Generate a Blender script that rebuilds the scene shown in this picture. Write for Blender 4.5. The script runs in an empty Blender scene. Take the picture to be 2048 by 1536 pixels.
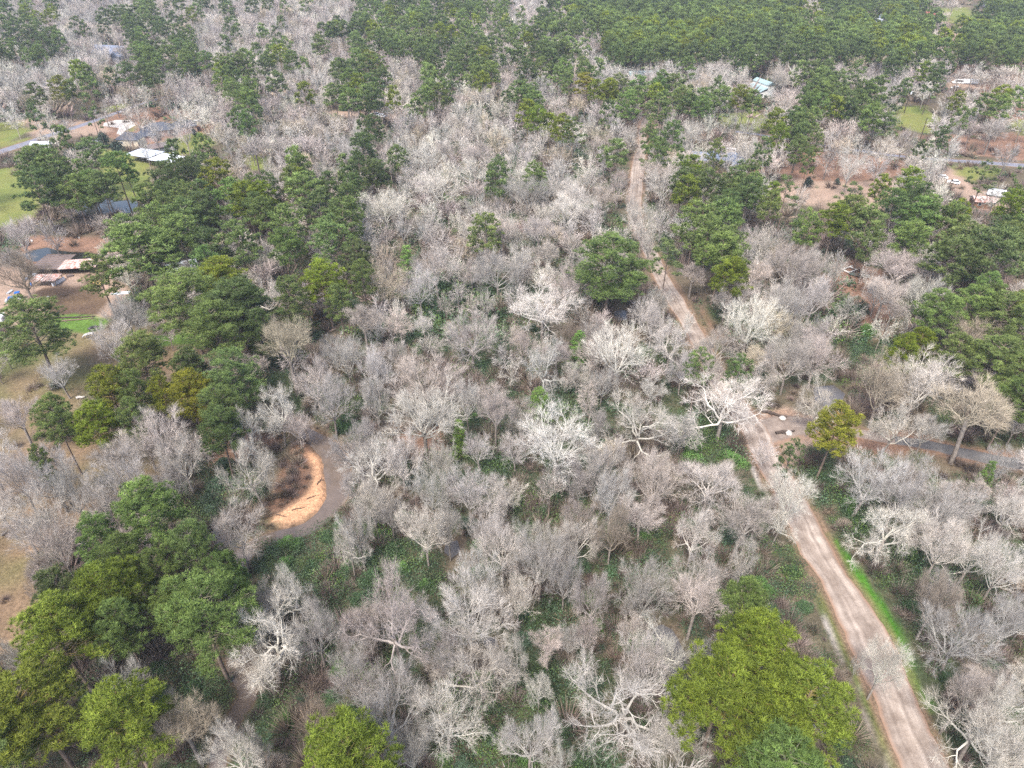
import bpy, bmesh, math, random
import numpy as np
from mathutils import Vector, Matrix

# ------------------------------------------------------------------ camera
CAM_H = 100.0
PITCH = math.radians(36.2)
F = 1400.0                       # focal length in photo pixels (2048 wide)
sc = bpy.context.scene
cam_data = bpy.data.cameras.new("camera")
cam_data.sensor_width = 36.0
cam_data.lens = 36.0 * F / 2048.0
cam_data.clip_start = 1.0
cam_data.clip_end = 9000.0
cam = bpy.data.objects.new("camera", cam_data)
sc.collection.objects.link(cam)
cam.location = (0, 0, CAM_H)
cam.rotation_euler = (math.radians(90) - PITCH, 0, 0)
sc.camera = cam

# ------------------------------------------------------------------ sky and sun (bright overcast)
SUN_EL, SUN_AZ = math.radians(58), math.radians(205)
world = bpy.data.worlds.new("World")
sc.world = world
world.use_nodes = True
wn = world.node_tree
wn.nodes.clear()
sky = wn.nodes.new('ShaderNodeTexSky')
sky.sky_type = 'NISHITA'
sky.sun_disc = False
sky.sun_elevation = SUN_EL
sky.sun_rotation = SUN_AZ
sky.dust_density = 3.0
sky.air_density = 1.0
bg = wn.nodes.new('ShaderNodeBackground')
bg.inputs['Strength'].default_value = 0.12
wo = wn.nodes.new('ShaderNodeOutputWorld')
wn.links.new(sky.outputs[0], bg.inputs['Color'])
wn.links.new(bg.outputs[0], wo.inputs['Surface'])
sd = bpy.data.lights.new("sun", 'SUN')
sd.energy = 2.0
sd.angle = math.radians(18)
sd.color = (1.0, 0.95, 0.88)
sun = bpy.data.objects.new("sun", sd)
sc.collection.objects.link(sun)
sun.rotation_euler = (math.radians(90) - SUN_EL, 0, math.radians(180) - SUN_AZ)
sc.view_settings.view_transform = 'Standard'
sc.view_settings.look = 'None'
sc.view_settings.gamma = 1.0
sc.view_settings.use_curve_mapping = False
sc.view_settings.exposure = 1.75
sc.cycles.use_denoising = False
sc.cycles.denoiser = 'OPENIMAGEDENOISE'
sc.cycles.denoising_input_passes = 'RGB_ALBEDO_NORMAL'
sc.cycles.denoising_prefilter = 'ACCURATE'
sc.cycles.max_bounces = 5
sc.cycles.diffuse_bounces = 3
sc.cycles.transparent_max_bounces = 4

rng = np.random.default_rng(7)
random.seed(7)
SP, CP = math.sin(PITCH), math.cos(PITCH)

def ground(px, py, z=0.0):
    """photo pixel -> world point on the horizontal plane z"""
    dx = px - 1024.0
    dv = py - 768.0
    dz = -F * SP - dv * CP
    dy = F * CP - dv * SP
    t = (z - CAM_H) / dz
    return (dx * t, dy * t, z)

def project(x, y, z):
    x = np.asarray(x, float); y = np.asarray(y, float); z = np.asarray(z, float)
    dep = y * CP - (z - CAM_H) * SP
    up = y * SP + (z - CAM_H) * CP
    dep = np.where(dep < 1, 1, dep)
    return 1024 + F * x / dep, 768 - F * up / dep, dep

# ------------------------------------------------------------------ scene helpers
COL = sc.collection
def setp(o, label=None, cat=None, group=None, kind=None):
    if label: o["label"] = label
    if cat: o["category"] = cat
    if group: o["group"] = group
    if kind: o["kind"] = kind
    return o

def mesh_np(name, V, T=None, Q=None, mat=None, col=None, smooth=False):
    """mesh from numpy verts, tris, quads; optional per-vertex colour"""
    V = np.asarray(V, np.float32).reshape(-1, 3)
    T = np.zeros((0, 3), np.int32) if T is None or len(T) == 0 else np.asarray(T, np.int32).reshape(-1, 3)
    Q = np.zeros((0, 4), np.int32) if Q is None or len(Q) == 0 else np.asarray(Q, np.int32).reshape(-1, 4)
    me = bpy.data.meshes.new(name)
    me.vertices.add(len(V)); me.vertices.foreach_set("co", V.ravel())
    nl = T.size + Q.size
    me.loops.add(nl)
    me.loops.foreach_set("vertex_index", np.concatenate([T.ravel(), Q.ravel()]))
    me.polygons.add(len(T) + len(Q))
    st = np.concatenate([np.arange(len(T)) * 3, T.size + np.arange(len(Q)) * 4]).astype(np.int32)
    me.polygons.foreach_set("loop_start", st)
    me.polygons.foreach_set("use_smooth", np.full(len(T) + len(Q), bool(smooth)))
    if col is not None:
        a = me.color_attributes.new("Col", 'FLOAT_COLOR', 'POINT')
        c = np.ones((len(V), 4), np.float32); c[:, :3] = col
        a.data.foreach_set("color", c.ravel())
    if mat: me.materials.append(mat)
    me.update(calc_edges=True)
    me.validate()
    return me

def obj(name, me, parent=None, loc=None):
    o = bpy.data.objects.new(name, me)
    COL.objects.link(o)
    if parent: o.parent = parent
    if loc is not None: o.location = loc
    return o

def empty(name, loc, rz=0.0, s=1.0):
    o = bpy.data.objects.new(name, None)
    COL.objects.link(o)
    o.empty_display_size = 0.5
    o.location = loc; o.rotation_euler = (0, 0, rz); o.scale = (s, s, s)
    return o

# ------------------------------------------------------------------ materials
def new_mat(name):
    m = bpy.data.materials.new(name); m.use_nodes = True
    nt = m.node_tree; nt.nodes.clear()
    out = nt.nodes.new('ShaderNodeOutputMaterial')
    b = nt.nodes.new('ShaderNodeBsdfPrincipled')
    nt.links.new(b.outputs[0], out.inputs[0])
    return m, nt, b

def noise(nt, scale, detail=4, rough=0.6, vec=None):
    n = nt.nodes.new('ShaderNodeTexNoise')
    n.inputs['Scale'].default_value = scale
    n.inputs['Detail'].default_value = detail
    n.inputs['Roughness'].default_value = rough
    if vec: nt.links.new(vec, n.inputs['Vector'])
    return n

def mul(nt, a, b, fac=1.0, mode='MULTIPLY'):
    m = nt.nodes.new('ShaderNodeMix'); m.data_type = 'RGBA'; m.blend_type = mode
    m.inputs[0].default_value = fac
    if isinstance(a, tuple): m.inputs[6].default_value = a
    else: nt.links.new(a, m.inputs[6])
    if isinstance(b, tuple): m.inputs[7].default_value = b
    else: nt.links.new(b, m.inputs[7])
    return m.outputs[2]

def ramp(nt, fac, stops):
    r = nt.nodes.new('ShaderNodeValToRGB')
    e = r.color_ramp.elements
    while len(e) < len(stops): e.new(0.5)
    for k, (p, c) in enumerate(stops):
        e[k].position = p; e[k].color = (*c, 1)
    nt.links.new(fac, r.inputs[0])
    return r.outputs[0]

def foliage_mat(name, rough=0.75, transl=0.0, nscale=0.35, spec=0.25):
    m, nt, b = new_mat(name)
    at = nt.nodes.new('ShaderNodeAttribute'); at.attribute_name = "Col"
    oi = nt.nodes.new('ShaderNodeObjectInfo')
    geo = nt.nodes.new('ShaderNodeNewGeometry')
    n = noise(nt, nscale, 2, 0.5, geo.outputs['Position'])
    v = ramp(nt, n.outputs['Fac'], [(0.3, (0.7, 0.7, 0.7)), (0.7, (1.25, 1.25, 1.25))])
    c = mul(nt, at.outputs['Color'], oi.outputs['Color'])
    c = mul(nt, c, v)
    nt.links.new(c, b.inputs['Base Color'])
    b.inputs['Roughness'].default_value = rough
    b.inputs['Specular IOR Level'].default_value = spec
    if transl > 0:
        tr = nt.nodes.new('ShaderNodeBsdfTranslucent')
        nt.links.new(c, tr.inputs['Color'])
        mx = nt.nodes.new('ShaderNodeMixShader'); mx.inputs[0].default_value = transl
        nt.links.new(b.outputs[0], mx.inputs[1]); nt.links.new(tr.outputs[0], mx.inputs[2])
        out = [x for x in nt.nodes if x.type == 'OUTPUT_MATERIAL'][0]
        nt.links.new(mx.outputs[0], out.inputs[0])
    return m

M_NEEDLE = foliage_mat("pine_needles", 0.6, 0.3, 0.45)
M_LEAF = foliage_mat("evergreen_leaves", 0.55, 0.2, 0.4, 0.35)
M_BARK = foliage_mat("bark", 0.9, 0.0, 1.5, 0.1)
M_TWIG = foliage_mat("bare_twigs", 0.9, 0.0, 0.5, 0.1)

def plain(name, c, rough=0.8, nscale=1.5, var=0.25, metal=0.0, c2=None):
    m, nt, b = new_mat(name)
    tc = nt.nodes.new('ShaderNodeTexCoord')
    n = noise(nt, nscale, 5, 0.65, tc.outputs['Object'])
    c2 = c2 or tuple(max(0, x * (1 - var)) for x in c)
    nt.links.new(ramp(nt, n.outputs['Fac'], [(0.35, c2), (0.65, c)]), b.inputs['Base Color'])
    b.inputs['Roughness'].default_value = rough
    b.inputs['Metallic'].default_value = metal
    return m
M = {
 'wall_cream': plain('cream_wall', (.55, .48, .36)), 'wall_white': plain('white_wall', (.75, .74, .70)),
 'wall_pink': plain('brick_wall', (.42, .30, .26)), 'wall_blue': plain('blue_wall', (.25, .38, .45)),
 'wall_brown': plain('brown_wall', (.22, .12, .07)), 'wall_grey': plain('grey_wall', (.30, .30, .33)),
 'shingle': plain('dark_shingle', (.065, .075, .10), .85, 3, .4), 'teal_roof': plain('teal_roof', (.26, .35, .36), .5),
 'blue_roof': plain('blue_grey_shingle', (.15, .19, .28), .8, 3, .3), 'red_roof': plain('red_roof', (.26, .07, .06), .6),
 'white_metal': plain('white_metal', (.72, .75, .80), .4, .8, .15), 'tin': plain('galvanised_tin', (.52, .56, .62), .4, 1.2, .3),
 'rust_tin': plain('rusty_tin', (.55, .50, .47), .6, .9, .4, 0, (.28, .10, .06)),
 'dark_tin': plain('dark_tin', (.17, .13, .12), .6, 2, .45), 'window': plain('window_glass', (.03, .04, .05), .1),
 'trim': plain('white_trim', (.8, .8, .78), .6), 'black': plain('black_rubber', (.015, .015, .017), .7),
 'blue': plain('tractor_blue', (.02, .12, .42), .35), 'blue_drum': plain('blue_plastic', (.02, .16, .5), .4),
 'wood': plain('weathered_wood', (.20, .14, .10), .9, 6, .5), 'darkwood': plain('dark_log_bark', (.07, .05, .04), .95, 6, .5),
 'straw': plain('straw', (.52, .36, .15), .95, 8, .4), 'chestnut': plain('chestnut_coat', (.11, .03, .015), .5),
 'blackcoat': plain('black_coat', (.012, .012, .014), .5), 'pied': plain('pied_coat', (.62, .60, .58), .7, 1.6, .1, 0, (.015, .015, .015)),
 'car_white': plain('white_paint', (.78, .79, .80), .3, 1, .05), 'car_grey': plain('grey_paint', (.22, .23, .25), .3, 1, .1),
 'car_red': plain('red_paint', (.38, .03, .03), .35, 1, .1), 'steel': plain('grey_steel', (.4, .41, .43), .5),
 'rock': plain('pale_rock', (.5, .46, .42), .9, 4, .4), 'concrete': plain('pale_concrete', (.50, .46, .42), .9, 2.5, .3),
 'green_tarp': plain('green_tarp', (.09, .12, .105), .6),
}

# ------------------------------------------------------------------ geometry collector
class G:
    def __init__(s): s.V = []; s.T = []; s.Q = []; s.C = []; s.n = 0
    def add(s, V, T=None, Q=None, c=(1, 1, 1)):
        V = np.asarray(V, float).reshape(-1, 3)
        if T is not None and len(T): s.T.append(np.asarray(T) + s.n)
        if Q is not None and len(Q): s.Q.append(np.asarray(Q) + s.n)
        c = np.asarray(c, float)
        s.C.append(np.tile(c, (len(V), 1)) if c.ndim == 1 else c)
        s.V.append(V); s.n += len(V)
    def arrays(s):
        V = np.concatenate(s.V); C = np.concatenate(s.C)
        T = np.concatenate(s.T) if s.T else np.zeros((0, 3), int)
        Q = np.concatenate(s.Q) if s.Q else np.zeros((0, 4), int)
        return V, T, Q, C
    def mesh(s, name, mat, smooth=False):
        V, T, Q, C = s.arrays()
        return mesh_np(name, V, T, Q, mat, C, smooth)
    def tube(s, P, R, k=5, c=(1, 1, 1), cap=False):
        P = np.asarray(P, float); n = len(P)
        d = np.gradient(P, axis=0); d /= np.linalg.norm(d, axis=1)[:, None] + 1e-9
        ref = np.array([0.31, 0.17, 0.94]) if abs(d[0][2]) < .8 else np.array([0.97, 0.2, 0.1])
        u = np.cross(d, ref); u /= np.linalg.norm(u, axis=1)[:, None] + 1e-9
        w = np.cross(d, u)
        a = np.arange(k) * 2 * np.pi / k
        R = np.asarray(R, float)
        V = P[:, None, :] + R[:, None, None] * (u[:, None, :] * np.cos(a)[None, :, None] + w[:, None, :] * np.sin(a)[None, :, None])
        i = np.arange(n - 1)[:, None] * k; j = np.arange(k)[None, :]; j2 = (j + 1) % k
        Q = np.stack([i + j, i + j2, i + k + j2, i + k + j], -1).reshape(-1, 4)
        s.add(V.reshape(-1, 3), None, Q, c)
    def blades(s, P, D, L, W, c0, c1):
        """thin triangles from P along D; two-colour along the length"""
        n = len(P)
        D = D / (np.linalg.norm(D, axis=1)[:, None] + 1e-9)
        r = rng.normal(size=(n, 3)); u = np.cross(D, r); u /= np.linalg.norm(u, axis=1)[:, None] + 1e-9
        L = np.broadcast_to(np.asarray(L, float), (n,)); W = np.broadcast_to(np.asarray(W, float), (n,))
        V = np.stack([P - u * W[:, None] / 2, P + u * W[:, None] / 2, P + D * L[:, None]], 1).reshape(-1, 3)
        c0 = np.broadcast_to(np.asarray(c0, float), (n, 3)); c1 = np.broadcast_to(np.asarray(c1, float), (n, 3))
        C = np.stack([c0, c0, c1], 1).reshape(-1, 3)
        s.add(V, np.arange(3 * n).reshape(-1, 3), None, C)
    def leaves(s, P, size, col, up=0.6):
        """small quads facing roughly outwards/upwards"""
        n = len(P)
        N = rng.normal(size=(n, 3)); N[:, 2] = np.abs(N[:, 2]) + up
        N /= np.linalg.norm(N, axis=1)[:, None]
        r = rng.normal(size=(n, 3)); u = np.cross(N, r); u /= np.linalg.norm(u, axis=1)[:, None]
        w = np.cross(N, u)
        sz = np.broadcast_to(np.asarray(size, float), (n,))[:, None] / 2
        V = np.stack([P - u * sz, P - w * sz * .6, P + u * sz, P + w * sz * .6], 1).reshape(-1, 3)
        col = np.broadcast_to(np.asarray(col, float), (n, 3))
        s.add(V, None, np.arange(4 * n).reshape(-1, 4), np.repeat(col, 4, 0))
    def box(s, x0, y0, z0, x1, y1, z1, c=(1, 1, 1)):
        V = [(x, y, z) for z in (z0, z1) for y in (y0, y1) for x in (x0, x1)]
        s.add(V, None, [(0, 2, 3, 1), (4, 5, 7, 6), (0, 1, 5, 4), (2, 6, 7, 3), (0, 4, 6, 2), (1, 3, 7, 5)], c)

# ------------------------------------------------------------------ pine trees (unit: metres, about 21 m tall, crown radius 5)
TIP = np.array((.205, .255, .078)); INN = np.array((.040, .066, .028))  # needle tip colour mixes pale new growth with painted sunlight; inner needles darker
def dirs(n, zmin=-1.0):
    z = rng.uniform(zmin, 1, n); a = rng.uniform(0, 2 * np.pi, n); r = np.sqrt(1 - z * z)
    return np.stack([r * np.cos(a), r * np.sin(a), z], 1)

def make_pine(lod, style):
    H, R = 21.0, 5.0
    zb = {'dome': .57, 'tall': .45, 'sparse': .58, 'young': .12}[style] * H
    tg = G(); cg = G()
    bend = rng.normal(0, .5, 2)
    zs = np.linspace(0, H * .97, 9 if lod == 0 else 5)
    tx = bend[0] * np.sin(zs / H * 3.0); ty = bend[1] * np.sin(zs / H * 2.4)
    r0 = .30 if style != 'young' else .18
    tg.tube(np.stack([tx, ty, zs], 1), r0 * (1 - .85 * zs / H), 7 if lod == 0 else 4, (.17, .13, .105))
    nl = {0: 56, 1: 34, 2: 17}[lod]
    if style == 'sparse': nl = int(nl * .55)
    ga = 2.399963
    cl = []                                                     # clump centres and sizes
    for i in range(nl):
        t = (i + rng.uniform(0, 1)) / nl
        z = zb + (H * .97 - zb) * t
        if style == 'young': prof = 1 - .8 * t
        elif style == 'tall': prof = math.sqrt(max(0.05, 1 - abs(2 * t - .75) ** 2.2 / 1.9))
        else: prof = math.sqrt(max(0.04, 1 - (t * 1.02 - .18) ** 2 / .72))
        L = R * prof * rng.uniform(.72, 1.08)
        a = i * ga + rng.uniform(-.5, .5)
        rise = rng.uniform(.1, .45) * L * (1 if t > .4 else .3)
        b = np.array([np.interp(z - .12 * H * prof, zs, tx), np.interp(z, zs, ty), max(zb * .92, z - .10 * H * prof)])
        e = np.array([tx[-1] * t + L * math.cos(a), ty[-1] * t + L * math.sin(a), min(H, b[2] + rise + .05 * H)])
        mid = b + (e - b) * .55 + np.array([0, 0, -.05 * L])
        if lod == 0: cg.tube([b, mid, e], [.10, .06, .03], 4, (.20, .165, .14))
        elif lod == 1 and i % 2 == 0: cg.tube([b, e], [.10, .04], 3, (.20, .165, .14))
        cs = {0: .95, 1: 1.15, 2: 1.75}[lod] * (.75 if style == 'sparse' else 1)
        cl.append((e, cs * rng.uniform(.75, 1.15)))
        if L > 2.2 and lod < 2:
            for q in range(2 if lod == 0 else 1):
                f = rng.uniform(.42, .85)
                p = b + (e - b) * f + rng.normal(0, .55, 3) * np.array([1, 1, .4]) + np.array([0, 0, .25])
                cl.append((p, cs * rng.uniform(.6, .95)))
    cl.append((np.array([tx[-1], ty[-1], H]), 1.2))
    nt_, nb, bl, bw = {0: (15, 14, .62, .085), 1: (10, 9, .90, .21), 2: (8, 7, 1.5, .55)}[lod]
    P = []; Tn = []
    for c, s in cl:
        n = int(nt_ * s * s / ({0: .9, 1: 1.35, 2: 3.2}[lod])) + 3
        d = dirs(n, -.35)
        rr = rng.uniform(.7, 1.0, n)[:, None]
        P.append(c + d * rr * s * np.array([1.05, 1.05, .72]))
        ht = np.clip(.5 + .5 * d[:, 2] * rr[:, 0], 0, 1)  # upper side of each clump painted brighter, as if sunlit
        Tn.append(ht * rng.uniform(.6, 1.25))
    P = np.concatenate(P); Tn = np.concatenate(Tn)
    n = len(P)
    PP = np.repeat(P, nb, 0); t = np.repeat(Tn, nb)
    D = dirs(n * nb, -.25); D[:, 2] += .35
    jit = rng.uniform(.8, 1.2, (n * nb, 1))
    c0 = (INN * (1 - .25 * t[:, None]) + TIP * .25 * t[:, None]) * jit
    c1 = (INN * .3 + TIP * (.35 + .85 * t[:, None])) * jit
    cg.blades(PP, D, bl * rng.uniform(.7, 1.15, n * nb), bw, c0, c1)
    return tg, cg

# ------------------------------------------------------------------ bare broadleaf trees (about 16 m tall, crown radius 6)
def norm(v): return v / (np.linalg.norm(v) + 1e-9)
def perp(d, ang, az):
    r = np.array([1.0, 0, 0]) if abs(d[0]) < .8 else np.array([0, 1.0, 0])
    u = norm(np.cross(d, r)); w = np.cross(d, u)
    return norm(d * math.cos(ang) + (u * math.cos(az) + w * math.sin(az)) * math.sin(ang))

def make_bare(lod, style):
    """style: 'vase', 'round', 'gnarled', 'spindly'"""
    H = 16.0
    tg = G(); cg = G()
    cl = np.array((.36, .345, .315)); ct = np.array((.375, .356, .332))
    p = {'vase': dict(fork=.34, n1=8, a1=.95, l1=.46, up=.06, wob=.10),
         'round': dict(fork=.32, n1=9, a1=1.25, l1=.42, up=.08, wob=.11),
         'gnarled': dict(fork=.38, n1=7, a1=1.35, l1=.42, up=.08, wob=.24),
         'spindly': dict(fork=.55, n1=7, a1=.95, l1=.32, up=.08, wob=.16)}[style]
    tz = np.linspace(0, p['fork'] * H, 4)
    off = rng.normal(0, .25, 2)
    tp = np.stack([off[0] * (tz / 5) ** 1.3, off[1] * (tz / 5) ** 1.3, tz], 1)
    tg.tube(tp, .34 * (1 - .25 * tz / H), 8 if lod == 0 else 4, (.23, .20, .175))
    top = tp[-1]
    tips = []
    def branch(s, d, L, r, lev):
        ns = {1: 5, 2: 4, 3: 3, 4: 2}[lev] if lod == 0 else {1: 3, 2: 2, 3: 2, 4: 2}[lev]
        pts = [s]; dd = d.copy(); fr = []
        for k in range(ns):
            dd = norm(dd + rng.normal(0, p['wob'] * (1 + .3 * lev), 3) + np.array([0, 0, p['up']]) )
            pts.append(pts[-1] + dd * L / ns); fr.append(dd)
        pts = np.array(pts)
        rad = r * (1 - .62 * np.linspace(0, 1, ns + 1))
        sides = {1: 6, 2: 4, 3: 3, 4: 3}[lev] if lod == 0 else 3
        f = (lev - 1) / 3.0
        if not (lod == 2 and lev >= 2): (tg if False else cg).tube(pts, rad, sides, cl * (1 - f) + ct * f)
        else:
            cg.blades(pts[:1], np.array([pts[-1] - pts[0]]), L, r * 3.2, cl * (1 - f) + ct * f, ct)
        maxlev = {0: 4, 1: 3, 2: 2}[lod]
        if lev < maxlev:
            nc = {1: 5, 2: 5, 3: 5}[lev] if lod == 0 else {1: 5, 2: 4, 3: 4}[lev]
            for c in range(nc):
                t = .28 + .72 * (c + .5) / nc + rng.uniform(-.06, .06)
                t = min(t, .99); k = min(ns - 1, int(t * ns)); ff = t * ns - k
                q = pts[k] + (pts[k + 1] - pts[k]) * min(ff, 1)
                ang = rng.uniform(.45, .95); az = c * 2.4 + rng.uniform(-.6, .6)
                cd = perp(fr[k], ang, az)
                if cd[2] < -.15: cd[2] *= .3; cd = norm(cd)
                branch(q, cd, L * rng.uniform(.42, .62) * (1.15 - .35 * t), r * (1 - .62 * t) * .58, lev + 1)
            # leader
            branch(pts[-1], fr[-1], L * .42, r * .36, lev + 1)
        else:
            tips.append((pts, fr))
    for i in range(p['n1']):
        a = i * 2.399963 + rng.uniform(-.35, .35)
        tilt = p['a1'] * math.sqrt((i + .35) / p['n1']) * rng.uniform(.9, 1.1)
        d = np.array([math.cos(a) * math.sin(tilt), math.sin(a) * math.sin(tilt), math.cos(tilt)])
        s = top - np.array([0, 0, rng.uniform(0, .09) * H])
        branch(s, d, p['l1'] * H * rng.uniform(.85, 1.1), {'gnarled': .20, 'spindly': .14}.get(style, .16), 1)
    # twigs
    kb, Lb, Wb = {0: (5, 1.35, .024), 1: (9, 1.6, .058), 2: (14, 1.9, .16)}[lod]
    A = []; Dd = []
    for pts, fr in tips:
        n = kb
        t = rng.uniform(.1, 1.0, n) * (len(pts) - 1)
        k = np.minimum(t.astype(int), len(pts) - 2)
        q = pts[k] + (pts[k + 1] - pts[k]) * (t - k)[:, None]
        base = np.array(fr)[k]
        d = base + rng.normal(0, .45, (n, 3)); d[:, 2] += .25
        A.append(q); Dd.append(d)
    A = np.concatenate(A); Dd = np.concatenate(Dd); n = len(A)
    out_ = A - np.array([0, 0, .52 * H]); out_ /= np.linalg.norm(out_, axis=1)[:, None] + 1e-6
    Dd = Dd * {0: .8, 1: .45, 2: .3}[lod] + out_ * {0: .35, 1: .8, 2: .9}[lod] + (0 if lod == 0 else 1) * rng.normal(0, .35, (n, 3))
    if lod: A = A + rng.normal(0, .35 * lod, (n, 3))
    j = rng.uniform(.85, 1.15, (n, 1))
    cg.blades(A, Dd, Lb * rng.uniform(.6, 1.2, n), Wb, ct * 1.02 * j, ct * np.array((.98, .95, .93)) * j)
    V, T, Q, C = cg.arrays()
    mx_, my_ = V[:, 0].mean(), V[:, 1].mean()
    for g_ in (tg, cg):
        for v_ in g_.V:
            f_ = np.clip(v_[:, 2] / (.62 * H), 0, 1.1); v_[:, 0] -= mx_ * f_; v_[:, 1] -= my_ * f_
    V = np.concatenate(cg.V)
    r95 = np.percentile(np.hypot(V[:, 0] - V[:, 0].mean(), V[:, 1] - V[:, 1].mean()), 92)
    h = np.percentile(V[:, 2], 99)
    return tg, cg, r95, h

def make_shrub(kind, lod):
    g = G()
    base = {'leafy': np.array((.042, .078, .030)), 'blue': np.array((.045, .072, .042)), 'brown': np.array((.19, .16, .13)),
            'bright': np.array((.065, .125, .03))}[kind]
    n = {0: 4800, 1: 1400}[lod]
    nb = 9
    cen = np.concatenate([dirs(nb, 0) * rng.uniform(.4, .95, (nb, 1)) * np.array([1.5, 1.5, 1.3]), [[0, 0, 1.2]]])
    idx = rng.integers(0, nb + 1, n)
    d = dirs(n, -.3)
    P = cen[idx] + d * rng.uniform(.6, 1, (n, 1)) * .85
    P[:, 2] = np.abs(P[:, 2]) + .1
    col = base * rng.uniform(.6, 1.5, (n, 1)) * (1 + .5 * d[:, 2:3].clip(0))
    if kind == 'brown':
        g.blades(P * .6, d + np.array([0, 0, .5]), rng.uniform(.7, 1.4, n), {0: .05, 1: .11}[lod], col, col * 1.1)
    else:
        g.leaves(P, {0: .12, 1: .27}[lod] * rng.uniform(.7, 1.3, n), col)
    for k in range(5):
        a = k * 1.3; g.tube([(0, 0, 0), (math.cos(a) * .5, math.sin(a) * .5, 1.2), (math.cos(a) * 1.0, math.sin(a) * 1.0, 2.0)], [.06, .04, .02], 3, (.2, .16, .13))
    return g

# ------------------------------------------------------------------ layout of the place (photo pixel outlines of ground areas)
ROAD_L = [(1812,1560),(1778,1480),(1748,1400),(1720,1340),(1693,1280),(1660,1205),(1633,1150),(1603,1111),(1586,1075),(1560,1015),(1534,965),(1512,925),(1492,890),(1478,858),(1452,815),(1415,755),(1392,710),(1367,656),(1333,597),(1306,545),(1282,490),(1266,450),(1261,417),(1261,377),(1269,317),(1281,293),(1279,262),(1292,232)]
ROAD_R = [(1915,1560),(1872,1480),(1834,1400),(1810,1340),(1785,1280),(1738,1205),(1696,1150),(1674,1111),(1654,1075),(1620,1015),(1592,965),(1566,925),(1548,890),(1536,858),(1500,815),(1460,755),(1432,710),(1402,656),(1364,597),(1332,545),(1306,490),(1288,450),(1281,417),(1283,377),(1288,317),(1294,293),(1289,262),(1300,232)]
SPUR_N = [(1510,850),(1530,835),(1570,828),(1640,842),(1700,856),(1790,873),(1850,882),(1920,896),(1985,910),(2060,924),(2200,950)]
SPUR_S = [(1530,890),(1560,885),(1600,872),(1645,866),(1700,872),(1790,887),(1850,897),(1920,913),(1985,928),(2060,942),(2200,970)]
PAVE_R_N = [(1400,255),(1480,262),(1560,274),(1700,296),(1800,310),(1905,318),(1960,321),(2048,327),(2200,338)]
PAVE_R_S = [(1400,259),(1480,266),(1560,278),(1700,301),(1800,315),(1905,324),(1960,328),(2048,335),(2200,348)]
PAVE_L_N = [(-150,350),(-60,322),(0,299),(55,281),(100,266),(160,248),(210,231),(265,212),(300,200),(350,188)]
PAVE_L_S = [(-150,366),(-60,335),(0,309),(55,291),(100,274),(160,255),(210,237),(265,216),(300,204),(350,191)]
DRIVE = [(208,246),(232,240),(262,240),(272,250),(250,262),(243,270),(233,268),(238,256),(224,254),(206,252)]
VERGE = [(1655,1066),(1680,1086),(1707,1118),(1740,1166),(1780,1226),(1814,1283),(1828,1323),(1836,1360),(1862,1400),(1872,1425),(1846,1418),(1812,1352),(1790,1290),(1742,1208),(1700,1150),(1676,1108)]
VERGE2 = [(1628,1175),(1650,1205),(1680,1270),(1706,1330),(1740,1410),(1770,1480),(1795,1540),(1785,1540),(1750,1465),(1715,1380),(1692,1325),(1668,1275),(1640,1222)]
DITCH1 = [(1499,930),(1508,930),(1522,958),(1536,985),(1527,985),(1512,960)]
DITCH2 = [(1628,1208),(1634,1210),(1660,1250),(1680,1290),(1692,1320),(1686,1324),(1672,1292),(1653,1254)]
DITCH3 = [(1712,1370),(1717,1370),(1738,1430),(1756,1468),(1776,1510),(1790,1545),(1778,1545),(1766,1510),(1748,1470),(1730,1430)]
CREEK = [(548,812,3),(575,832,5),(606,856,8),(642,882,14),(666,912,20),(673,948,20),(671,985,17),(653,1015,14),(626,1043,12),(592,1058,10),(555,1066,9),(515,1082,10),(480,1108,13),(468,1145,12),(455,1195,11),(462,1250,10),(478,1320,18),(495,1375,12),(470,1425,8),(440,1480,8),(430,1540,9)]
SAND = [(612,900),(640,905),(646,925),(641,940),(650,965),(652,990),(634,1018),(606,1036),(568,1046),(538,1045),(560,1026),(590,1006),(615,988),(626,962),(628,932),(612,918)]
SAND2 = [(538,832),(548,828),(548,848),(538,856)]
BANK = [(585,880),(612,884),(640,902),(629,930),(622,965),(610,990),(585,1008),(556,1026),(534,1040),(520,1020),(545,985),(560,950),(575,915)]
POND1 = [(44,508),(62,499),(92,493),(110,498),(135,502),(170,503),(205,508),(192,516),(160,520),(120,517),(86,520),(64,520)]
POND2 = [(142,412),(160,398),(190,388),(215,392),(232,400),(258,398),(275,402),(272,412),(262,424),(225,426),(190,428),(160,430)]
POOLS = [[(1306,1256),(1322,1246),(1345,1258),(1368,1300),(1375,1334),(1352,1345),(1325,1328),(1312,1296)],
         [(892,1084),(914,1078),(918,1100),(904,1112),(890,1100)], [(964,1276),(990,1272),(996,1290),(978,1298)],
         [(1630,772),(1668,768),(1690,784),(1682,806),(1655,812),(1632,800)], [(1228,620),(1252,618),(1256,634),(1234,640)],
         [(1350,742),(1372,738),(1376,752),(1356,758)], [(432,1158),(446,1156),(446,1170),(434,1172)]]

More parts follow.
